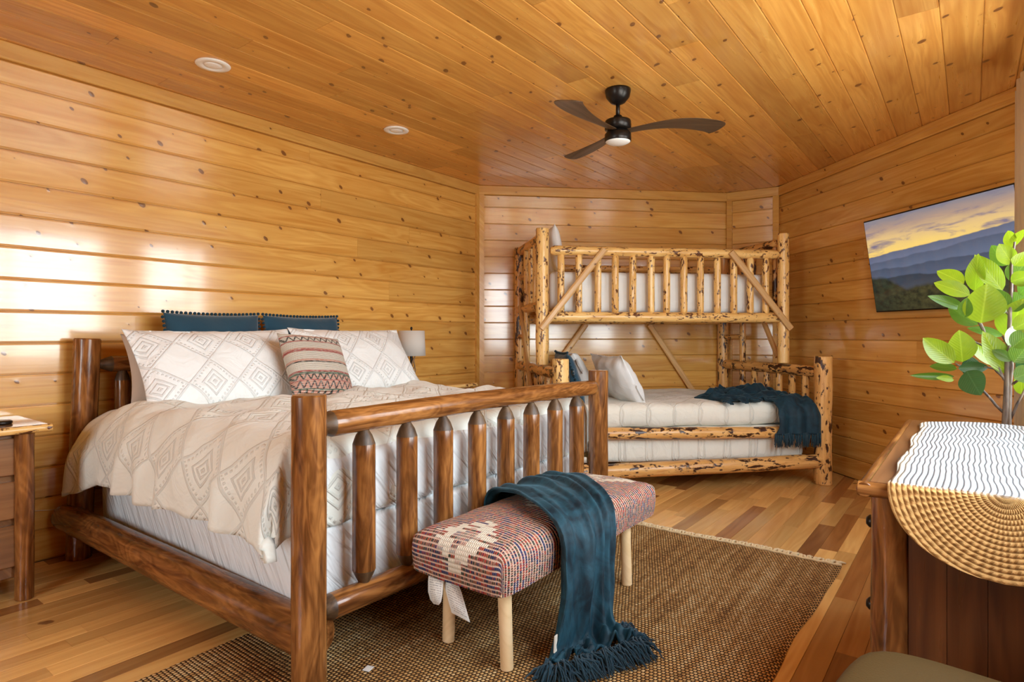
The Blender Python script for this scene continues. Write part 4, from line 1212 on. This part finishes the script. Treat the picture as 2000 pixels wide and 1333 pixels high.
for k in range(n_):
    for s_ in (0, 1):
        u = (k+rr.uniform(-.3, .3))/n_; u = min(max(u, 0), 1); x, y = rug_pt(u, 1.0)
        a = (-1 if s_ else 1)*.55+rr.uniform(-.25, .25); l_ = rr.uniform(.045, .065)
        mb.tube([(x, y-.008, .008), (x+.012*a, y+.016, .016), (x+.03*a, y+l_*.7, .012), (x+.05*a+rr.uniform(-.008, .008), y+l_, .006)], [.0065, .0085, .0075, .004], 5)
o = mb.build('fringe', M['jute_pale'], rug, True, loc=tuple(-rug.location)); o['kind'] = 'stuff'
mb = MB(); pts = []
for k in range(81): x, y = rug_pt(k/80, 1.0); pts.append((x, y-.006, .012+.002*math.sin(k*1.9)))
mb.tube(pts, .007, 6); mb.build('binding', M['jute_pale'], rug, True, loc=tuple(-rug.location))

# ------------------------------------------------------------------ dresser
dx0, dx1, dy0, dy1, dz = 3.765, 4.255, 1.755, 3.14, .85
dr = empty('dresser', ((dx0+dx1)/2, (dy0+dy1)/2, 0), 'dark stained dresser with log posts and board end under the woven runner', 'dresser')
o_ = Vector(dr.location); Lc = lambda *p: tuple(Vector(p)-o_)
for (x, y) in ((dx0+.055, dy0+.05), (dx1-.045, dy0+.05), (dx0+.055, dy1-.05), (dx1-.045, dy1-.05)):
    log('leg', Lc(x, y, 0), Lc(x, y, dz-.035), .044, 'log_dark', dr, r1=.042, n=20, lump=.08)
nb = 6; ww = (dx1-dx0-.03)/nb
for k in range(3):
    w0 = (dy1-dy0)
    me = plank_mesh(w0-.002, (dx1-dx0-.02)/3-.001, .034, .004)
    obj('top_board', me, M['stain_top'], dr, Lc(dx0+.012+(dx1-dx0-.02)*(k+.5)/3, (dy0+dy1)/2, dz), frame((0, 1, 0), (-1, 0, 0)))
# rounded log nosing round the top
log('top_edge_log', Lc(dx0+.006, dy0-.018, dz-.019), Lc(dx0+.006, dy1+.015, dz-.019), .0185, 'log_dark', dr, n=14, lump=.03)
log('top_edge_log', Lc(dx0-.010, dy0-.004, dz-.019), Lc(dx1, dy0-.004, dz-.019), .0185, 'log_dark', dr, n=14, lump=.03)
# end panels of upright boards
for yy, sg in ((dy0+.045, -1), (dy1-.045, 1)):
    n_ = 4; a = dx0+.095; b = dx1-.085; wq = (b-a)/n_
    for k in range(n_):
        me = plank_mesh(.72, wq-.001, .016, .003)
        obj('end_board', me, M['stain_board'], dr, Lc(a+wq*(k+.5), yy, .455), frame((0, 0, 1), (1 if sg < 0 else -1, 0, 0)) if True else None)
MB().box((dx0+.06, dy0+.06, .10), (dx1-.02, dy1-.06, dz-.036)).build('body', M['stain_board'], dr, loc=tuple(-o_))
MB().box((dx0+.03, dy0+.09, .09), (dx0+.065, dy1-.09, .81)).build('face_frame', M['stain_board'], dr, loc=tuple(-o_))
zz = [(.115, .325), (.345, .56), (.58, .795)]
for c_ in range(2):
    for z0, z1 in zz:
        y0_ = dy0+.11+c_*(dy1-dy0-.2)/2; y1_ = y0_+(dy1-dy0-.2)/2-.02
        me = plank_mesh(y1_-y0_, z1-z0, .02, .005)
        d_ = obj('drawer', me, M['stand_wood'], dr, Lc(dx0+.022, (y0_+y1_)/2, (z0+z1)/2), frame((0, -1, 0), (0, 0, 1)))
        for s_ in (-1, 1):
            MB().lathe([(.006, 0), (.008, .014), (.017, .024), (.018, .034), (.010, .042)], 14).build('knob', M['black'], d_, True, (s_*(y1_-y0_)*.28, 0, 0))

# runner on the dresser, hanging over the near end
NXr, NYr = 60, 110; vs, uvs = [], []; hw = .222; rc = 4.045; top = dz+.004; yn = dy0-.026; yfar = 3.12; hangl = .195; Rr = .014
tot = (yfar-yn)+hangl
def rpt(u, s_):
    """s_: cloth length from the fold (positive towards the far end, negative hanging)"""
    if s_ < 0:
        k = min(1, -s_/hangl); xw = hw*math.sqrt(max(0, 1-k**2.1))
    else:
        e_ = (tot-hangl)-s_; xw = hw*math.sqrt(max(0, 1-max(0, 1-e_/.20)**2.2)) if e_ < .2 else hw
    x = rc + u*xw + .006*math.sin(s_*14)
    if s_ >= 0: y = yn+s_; z = top+.007+.003*noise.noise(Vector((x*9, y*6, 0)))
    else:
        a = -s_/Rr
        if a < PI/2: y = yn-Rr*math.sin(a)+0.0; z = top+.007-Rr*(1-math.cos(a))
        else: y = yn-Rr-.02*min(1, (-s_-Rr*PI/2)/.2); z = top+.007-Rr-(-s_-Rr*PI/2)
    return (x, y, z), (x-rc, s_)
ss = [-hangl+ (hangl)*i/46 for i in range(47)] + [(tot-hangl)*i/80 for i in range(1, 81)]
for s_ in ss:
    for j in range(NXr+1):
        P, q = rpt(-1+2*j/NXr, s_); vs.append(P); uvs.append(q)
fs = [(i*(NXr+1)+j, (i+1)*(NXr+1)+j, (i+1)*(NXr+1)+j+1, i*(NXr+1)+j+1) for i in range(len(ss)-1) for j in range(NXr)]
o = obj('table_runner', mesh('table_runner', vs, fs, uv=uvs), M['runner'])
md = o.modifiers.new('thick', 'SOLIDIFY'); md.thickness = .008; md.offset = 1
tag(o, 'braided jute runner on the dresser, window glare painted on top, end hanging over', 'runner')

# ------------------------------------------------------------------ television
e0, e1_, zt, zb = 1.40, 2.65, 2.115, 1.40
wx = Vector((r2, -r2, 0)); wnr = Vector((-r2, -r2, 0)); c0 = Vector((C[0], C[1], 0))
tilt = math.radians(9)
upv = (Vector((0, 0, math.cos(tilt))) + wnr*math.sin(tilt)).normalized()
ht = (zt-zb)/math.cos(tilt); wt = e1_-e0
cen = c0 + wx*((e0+e1_)/2) + wnr*.025 + upv*(ht/2) + Vector((0, 0, zb))
Rt = frame(wx, upv)
tv = empty('wall_television', tuple(cen), 'flat television on the right wall showing a mountain sunset', 'television')
tv.rotation_mode = 'QUATERNION'; tv.rotation_quaternion = Rt.to_quaternion()
sgn = 1 if Rt.col[2].dot(wnr) > 0 else -1
MB().box((-wt/2, -ht/2, -.018*sgn), (wt/2, ht/2, .012*sgn), .003).build('housing', M['black'], tv)
def tv_mat():
    t = NT('television_picture'); x, y, z = t.xyz(t.coord('UV'))
    cl = t.noise(t.cmb(t.mul(x, 2.2), t.mul(y, 7.0), 0), 1.6, 4, .6, .5)
    sky = t.ramp(t.add(y, t.mul(t.mt('SUBTRACT', cl, .5), .16)), [(.50, (.66, .34, .06)), (.64, (.70, .48, .13)), (.78, (.56, .38, .17)), (.88, (.32, .22, .17)), (1.0, (.16, .16, .20))])
    sky = t.mix(t.mr(cl, .52, .68), sky, (.16, .13, .18))
    col = sky
    for base, amp, fq, c1, sd in ((.60, .13, 2.2, (.080, .095, .15), 1), (.53, .12, 3.1, (.058, .075, .12), 5), (.45, .14, 2.6, (.040, .055, .090), 9), (.34, .14, 2.4, (.020, .030, .045), 14)):
        rd = t.add(base-amp/2, t.mul(t.noise(t.cmb(t.mul(x, fq), sd, 0), 1.0, 4, .55), amp))
        rd = t.add(rd, t.mul(x, .10 if sd < 9 else .03))
        m_ = t.mr(t.mt('SUBTRACT', rd, y), -.004, .006)
        haze = t.mr(t.mt('SUBTRACT', rd, y), .0, .14)
        col = t.mix(m_, col, t.mix(haze, c1, tuple(k*1.5 for k in c1)))
    fg = t.add(t.mul(t.noise(t.cmb(t.mul(x, 3), 3, 0), 1.0, 3), .35), t.mul(t.mt('ABSOLUTE', t.mt('SUBTRACT', x, .45)), .35))
    fg = t.mul(fg, 1.15)
    tex = t.noise(t.cmb(t.mul(x, 22), t.mul(y, 18), 0), 1.0, 5, .7)
    m_ = t.mr(t.mt('SUBTRACT', fg, y), -.01, .03)
    g_ = t.mix(t.mr(tex, .35, .65), (.006, .012, .008), (.055, .050, .018))
    g_ = t.mix(t.mr(x, .45, .0), g_, t.mix(t.mr(tex, .4, .6), (.004, .008, .007), (.012, .025, .015)))
    col = t.mix(m_, col, g_)
    t.put(t.b.inputs['Emission Color'], col); t.b.inputs['Emission Strength'].default_value = .85
    return t.out((.008, .008, .009), .09, spec=.5)
scr_w, scr_h = wt/2-.008, ht/2-.010
vs = [(-scr_w, -scr_h, .0135*sgn), (scr_w, -scr_h, .0135*sgn), (scr_w, scr_h, .0135*sgn), (-scr_w, scr_h, .0135*sgn)]
obj('screen', mesh('screen', vs, [(0, 1, 2, 3)], False, uv=[(0, 0), (1, 0), (1, 1), (0, 1)]), tv_mat(), tv)
MB().box((-.2, -.15, -.05*sgn), (.2, .15, -.018*sgn)).build('wall_bracket', M['black'], tv)

# ------------------------------------------------------------------ curtain
n_ = 90; vs = []
for k in range(n_+1):
    t_ = k/n_; y = 4.345-.42*t_; x = 4.205+.026*math.sin(t_*PI*9+.4)+.006*math.sin(t_*40)
    for z in (2.55, 1.9, 1.2, .6, .03): vs.append((x+(2.55-z)*.003*math.sin(t_*33), y-(2.55-z)*.004*math.sin(t_*17), z))
fs = [(5*k+i, 5*k+5+i, 5*k+6+i, 5*k+1+i) for k in range(n_) for i in range(4)]
cu = empty('window_curtain', (4.2, 4.15, .03), 'taupe curtain hanging at the right photo edge beside the television', 'curtain')
o = obj('panel', mesh('panel', vs, fs), M['curtain'], cu, loc=tuple(-cu.location)); md = o.modifiers.new('t', 'SOLIDIFY'); md.thickness = .003
mb = MB().tube([(4.205, 2.9, 2.575), (4.205, 4.42, 2.575)], .012, 10); mb.build('rod', M['black'], cu, True, loc=tuple(-cu.location))
mb = MB(); mb.tube([(4.205, 4.40, 2.575), (4.288, 4.40, 2.575)], .008, 8); mb.tube([(4.205, 2.98, 2.575), (4.288, 2.98, 2.575)], .008, 8); mb.build('rod_bracket', M['black'], cu, True, loc=tuple(-cu.location))

# ------------------------------------------------------------------ rubber plant behind the dresser
plant = empty('potted_rubber_plant', (4.08, 3.45, 0), 'tall rubber plant with broad lime leaves behind the dresser', 'plant')
po = plant.location
pot = MB().lathe([(.085, 0), (.10, .02), (.125, .26), (.13, .28), (.122, .285), (.115, .25)], 28); pot.build('pot', plain('grey_pot', (.22, .20, .18), .6), plant, True)
MB().lathe([(.001, .245), (.114, .25)], 20).build('soil', plain('potting_soil', (.04, .025, .015), .9, bump=.004, bs=70), plant)
STEMS = [[(4.104, 3.45, 0.824), (4.109, 3.45, 1.05), (4.118, 3.45, 1.24), (4.125, 3.45, 1.513), (4.135, 3.45, 1.628)], [(4.117, 3.45, 0.831), (4.125, 3.45, 1.087), (4.12, 3.45, 1.294)], [(4.098, 3.45, 0.872), (4.027, 3.45, 0.966), (3.967, 3.45, 1.051), (3.942, 3.45, 1.082)], [(4.102, 3.45, 1.019), (4.051, 3.45, 1.147), (4.027, 3.45, 1.246), (4.017, 3.45, 1.278)], [(4.098, 3.45, 1.031), (4.066, 3.45, 1.067), (4.032, 3.45, 1.075)], [(4.116, 3.45, 1.112), (4.051, 3.45, 1.153), (3.992, 3.45, 1.19), (3.942, 3.45, 1.215)], [(4.119, 3.45, 0.843), (4.16, 3.45, 0.953), (4.188, 3.45, 1.029)], [(4.123, 3.45, 1.38), (4.094, 3.45, 1.416)], [(4.119, 3.45, 1.307), (4.1, 3.45, 1.332)], [(4.027, 3.45, 1.24), (3.987, 3.45, 1.347), (3.962, 3.45, 1.442)], [(3.967, 3.45, 1.051), (3.926, 3.45, 1.088)], [(4.116, 3.45, 1.16), (4.094, 3.45, 1.215)], [(4.125, 3.45, 1.209), (4.16, 3.45, 1.245)], [(4.13, 3.45, 1.002), (4.188, 3.45, 1.065)]]
LEAVES = [(4.019, 3.408, 1.271, 4.037, 3.352, 1.423, 0.129, 0), (3.952, 3.433, 1.095, 3.943, 3.385, 1.224, 0.088, 0), (3.923, 3.381, 1.093, 3.819, 3.367, 1.193, 0.072, 0), (3.931, 3.517, 1.06, 3.833, 3.559, 1.068, 0.036, 1), (3.921, 3.492, 1.025, 3.77, 3.453, 1.025, 0.027, 1), (3.921, 3.456, 1.011, 3.862, 3.425, 1.02, 0.019, 0), (3.967, 3.398, 1.057, 4.011, 3.342, 0.967, 0.143, 2), (3.937, 3.404, 1.068, 4.037, 3.464, 1.073, 0.038, 2), (4.007, 3.503, 1.265, 3.906, 3.546, 1.35, 0.06, 1), (3.959, 3.498, 1.343, 3.837, 3.455, 1.397, 0.04, 1), (3.98, 3.42, 1.399, 3.859, 3.437, 1.458, 0.056, 0), (3.957, 3.487, 1.457, 3.864, 3.537, 1.522, 0.061, 0), (3.998, 3.511, 1.418, 4.007, 3.453, 1.567, 0.061, 0), (4.095, 3.467, 1.417, 4.007, 3.491, 1.571, 0.052, 0), (4.113, 3.451, 1.325, 4.05, 3.406, 1.414, 0.067, 1), (4.1, 3.446, 1.313, 4.064, 3.388, 1.4, 0.037, 3), (4.063, 3.52, 1.08, 3.98, 3.571, 1.186, 0.06, 0), (4.109, 3.458, 1.047, 4.036, 3.43, 1.215, 0.074, 0), (4.099, 3.515, 1.215, 3.982, 3.526, 1.249, 0.034, 1), (4.111, 3.511, 1.532, 4.061, 3.56, 1.623, 0.053, 1), (4.13, 3.451, 1.528, 4.087, 3.439, 1.613, 0.055, 0), (4.12, 3.466, 1.457, 4.174, 3.456, 1.535, 0.08, 1), (4.132, 3.396, 1.517, 4.174, 3.369, 1.568, 0.054, 0), (4.115, 3.5, 1.206, 4.159, 3.436, 1.357, 0.105, 0), (4.125, 3.377, 1.165, 4.189, 3.395, 1.233, 0.065, 1), (4.131, 3.415, 1.098, 4.181, 3.42, 1.18, 0.072, 1), (4.141, 3.445, 1.067, 4.195, 3.423, 1.102, 0.055, 2), (4.162, 3.53, 0.952, 4.162, 3.487, 1.06, 0.049, 0), (4.15, 3.436, 1.396, 4.184, 3.394, 1.44, 0.048, 1), (4.101, 3.471, 1.338, 4.173, 3.44, 1.389, 0.068, 1), (4.113, 3.427, 1.173, 4.156, 3.462, 1.258, 0.055, 3), (4.129, 3.421, 1.107, 4.065, 3.43, 1.148, 0.036, 1), (4.047, 3.515, 1.209, 4.109, 3.459, 1.148, 0.032, 3), (3.958, 3.38, 1.296, 3.968, 3.342, 1.374, 0.043, 1), (3.977, 3.492, 1.12, 3.987, 3.509, 1.017, 0.057, 2), (4.121, 3.408, 1.45, 4.184, 3.384, 1.474, 0.06, 0), (4.13, 3.398, 1.245, 4.202, 3.393, 1.292, 0.072, 0), (4.131, 3.377, 1.031, 4.203, 3.404, 1.068, 0.065, 1), (4.135, 3.513, 1.605, 4.118, 3.577, 1.69, 0.037, 0), (4.136, 3.488, 1.614, 4.165, 3.552, 1.688, 0.043, 0)]
for k, s_ in enumerate(STEMS):
    pts = [Vector(p) for p in s_]
    if k < 2: pts = [Vector((4.08+.02*k, 3.45+.01*k, .25)), Vector((4.09+.02*k, 3.45, .55))] + pts
    fine = []
    for a, b in zip(pts, pts[1:]): fine += [a.lerp(b, q/3) for q in range(3)]
    fine.append(pts[-1]); rr = random.Random(k)
    fine = [p+Vector((rr.uniform(-.002, .002), rr.uniform(-.003, .003), 0)) for p in fine]
    r_a = .017 if k == 0 else .012 if k == 1 else .006; r_b = .004 if k < 2 else .003
    MB().tube([p-po for p in fine], [r_a+(r_b-r_a)*i/(len(fine)-1) for i in range(len(fine))], 8).build('trunk' if k < 2 else 'branch', M['bark'], plant, True)
# one leaf shape, shared
def leaf_mesh(m_):
    n_ = 12; vs = []; W5 = [-1, -.55, 0, .55, 1]
    for i in range(n_+1):
        t_ = i/n_; wd = .5*math.sin(PI*t_**.85)**.75 if 0 < t_ < 1 else .004
        for q in W5: vs.append((t_, q*wd, .10*abs(q)**1.4*math.sin(PI*t_)*.9 - .10*(t_-.35)**2))
    fs = [(i*5+j, (i+1)*5+j, (i+1)*5+j+1, i*5+j+1) for i in range(n_) for j in range(4)]
    me = mesh('leaf', vs, fs); me.materials.append(m_); return me
LM = [leaf_mesh(M['leaf%d' % k]) for k in range(4)]
rr = random.Random(77)
camp = Vector(cam.location)
for (bx_, by_, bz_, tx_, ty_, tz_, wd, kd) in LEAVES:
    b = Vector((bx_, by_, bz_)); tp = Vector((min(tx_, 4.235), ty_, tz_)); d = tp-b; ln = d.length
    nrm = (camp-b).normalized(); nrm = (nrm + Vector((rr.uniform(-.45, .45), rr.uniform(-.45, .45), rr.uniform(-.2, .5)))).normalized()
    R = frame(d, nrm.cross(d))
    wd2 = min(max(wd*1.15, .42*ln if kd != 1 else wd*1.1), ln*.85)
    o = obj('leaf', LM[kd], None, plant, tuple(b-po), R, (ln*1.12, wd2*1.15, ln*.9))

# ------------------------------------------------------------------ ceiling fan
fx_, fy_ = 2.238, 3.383
fan = empty('ceiling_fan', (fx_, fy_, H), 'black ceiling fan with three curved dark wood blades', 'ceiling fan')
MB().lathe([(.079, 0), (.079, -.012), (.072, -.045), (.045, -.078), (.022, -.088), (.014, -.09)], 32).build('canopy', M['black'], fan, True)
MB().lathe([(.013, -.07), (.013, -.165)], 16).build('downrod', M['black'], fan, True)
MB().lathe([(.016, -.155), (.026, -.162), (.028, -.178), (.055, -.185), (.078, -.192), (.081, -.20), (.081, -.245), (.06, -.252)], 32).build('motor_housing', M['black'], fan, True)
MB().lathe([(.06, -.245), (.074, -.27), (.081, -.275), (.082, -.318), (.078, -.322)], 32).build('light_ring', M['black'], fan, True)
MB().lathe([(.076, -.316), (.076, -.322), (.060, -.331), (.02, -.336), (.001, -.337)], 32).build('lens', M['frost'], fan, True)
bm_ = plank_wood('dark_walnut_blade', (.115, .060, .026), (.045, .022, .010), rough=.38, knots=0.0, var=(.95, 1.05))
def blade_mesh():
    n_ = 26; m2 = 10; vs = []; R0, R1 = .045, .645
    for s_ in (0, 1):
        for i in range(n_+1):
            t_ = i/n_; r = R0+(R1-R0)*t_
            wd = .030+.050*(math.sin(min(1, t_*1.1)*PI/2))**1.8
            lead = .5*wd+.0
            tip = max(0, (t_-.90)/.10)
            off = -.055*math.sin(PI*t_)**1.0 + .0*t_
            tw = -math.radians(9-3*t_)
            for j in range(m2+1):
                q = -1+2*j/m2
                ww_ = wd*(1-.10*tip**2)
                y = off+q*ww_; th = .0055*(1-abs(q)**3)*(1-.5*t_)+.0012
                x = r - t_**7*.065*((q+1)/2)**1.3 - .018*t_**10*abs(q)**4
                z = (q*ww_)*math.sin(tw) + .018*math.sin(PI*t_) + (th if s_ else -th)
                vs.append((x, off+q*ww_*math.cos(tw), z))
    fs = []; N = (n_+1)*(m2+1)
    for s_ in (0, 1):
        for i in range(n_):
            for j in range(m2):
                a = s_*N+i*(m2+1)+j; q = (a, a+m2+1, a+m2+2, a+1); fs.append(q if s_ else q[::-1])
    rim = [i*(m2+1) for i in range(n_+1)] + [n_*(m2+1)+j for j in range(1, m2+1)] + [i*(m2+1)+m2 for i in range(n_-1, -1, -1)] + [j for j in range(m2-1, 0, -1)]
    for a, b in zip(rim, rim[1:]+rim[:1]): fs.append((a, b, b+N, a+N))
    me = mesh('blade', vs, fs); me.set_sharp_from_angle(angle=math.radians(50)); return me
bmesh_ = blade_mesh()
for k in range(3):
    obj('blade', bmesh_, bm_, fan, (0, 0, -.258), (0, 0, math.radians(31+120*k)))

# ------------------------------------------------------------------ recessed lights
for (x, y), lb in (((.592, 1.686), 'white recessed ceiling light near the left wall, the larger in view'), ((.591, 3.046), 'white recessed ceiling light nearer the ceiling fan')):
    r0 = empty('recessed_light', (x, y, H), lb, 'light')
    MB().lathe([(.052, .0), (.088, .0), (.092, -.003), (.088, -.008), (.056, -.010), (.050, -.004)], 36).build('trim_ring', M['white'], r0, True)
    MB().lathe([(.050, .004), (.049, -.006), (.030, -.010), (.001, -.011)], 28).build('lens', M['frost'], r0, True)

# ------------------------------------------------------------------ leather seat in the near corner
st = empty('leather_stool', (4.015, 1.262, 0), 'dark brown leather seat with rounded corners in front of the dresser', 'stool')
st.rotation_euler = (0, 0, math.radians(-7))
W2 = .255
n_ = 36; vs = []; fs = []
rows = [(0.0, .0), (.35, 0.0), (.7, .0), (.88, .003), (.95, .010), (.985, .022), (1.0, .04), (1.0, .07), (.985, .09), (.9, .10)]
per = []
def rsq(a, W, rc_):
    # rounded square outline
    c, s = math.cos(a), math.sin(a); k = (abs(c)**5+abs(s)**5)**(-1/5); return (W*c*k, W*s*k)
m2 = 64
for f_, dp in rows:
    for k in range(m2):
        x, y = rsq(2*PI*k/m2, W2*max(f_, .001), 0); cr = .012*(1-min(1, f_)**2)
        vs.append((x, y, .555+cr-dp))
for i in range(len(rows)-1):
    for k in range(m2): fs.append((i*m2+k, i*m2+(k+1) % m2, (i+1)*m2+(k+1) % m2, (i+1)*m2+k))
fs.append(tuple((len(rows)-1)*m2+k for k in range(m2)))
obj('seat', mesh('seat', vs, fs), M['leather'], st)
for sx_ in (-1, 1):
    for sy_ in (-1, 1):
        MB().tube([(sx_*.20, sy_*.20, .47), (sx_*.215, sy_*.215, 0)], [.022, .015], 12).build('leg', M['stain_board'], st, True)
MB().box((-.22, -.22, .42), (.22, .22, .465), .01).build('seat_frame', M['stain_board'], st)

o = MB().box((0, 0, 0), (.028, .034, .002)).build('paper_tag', M['care'], None, False, (2.245, 1.40, .014), (0, 0, .3))
tag(o, 'tiny white paper tag lying on the rug beside the near foot post', 'tag')
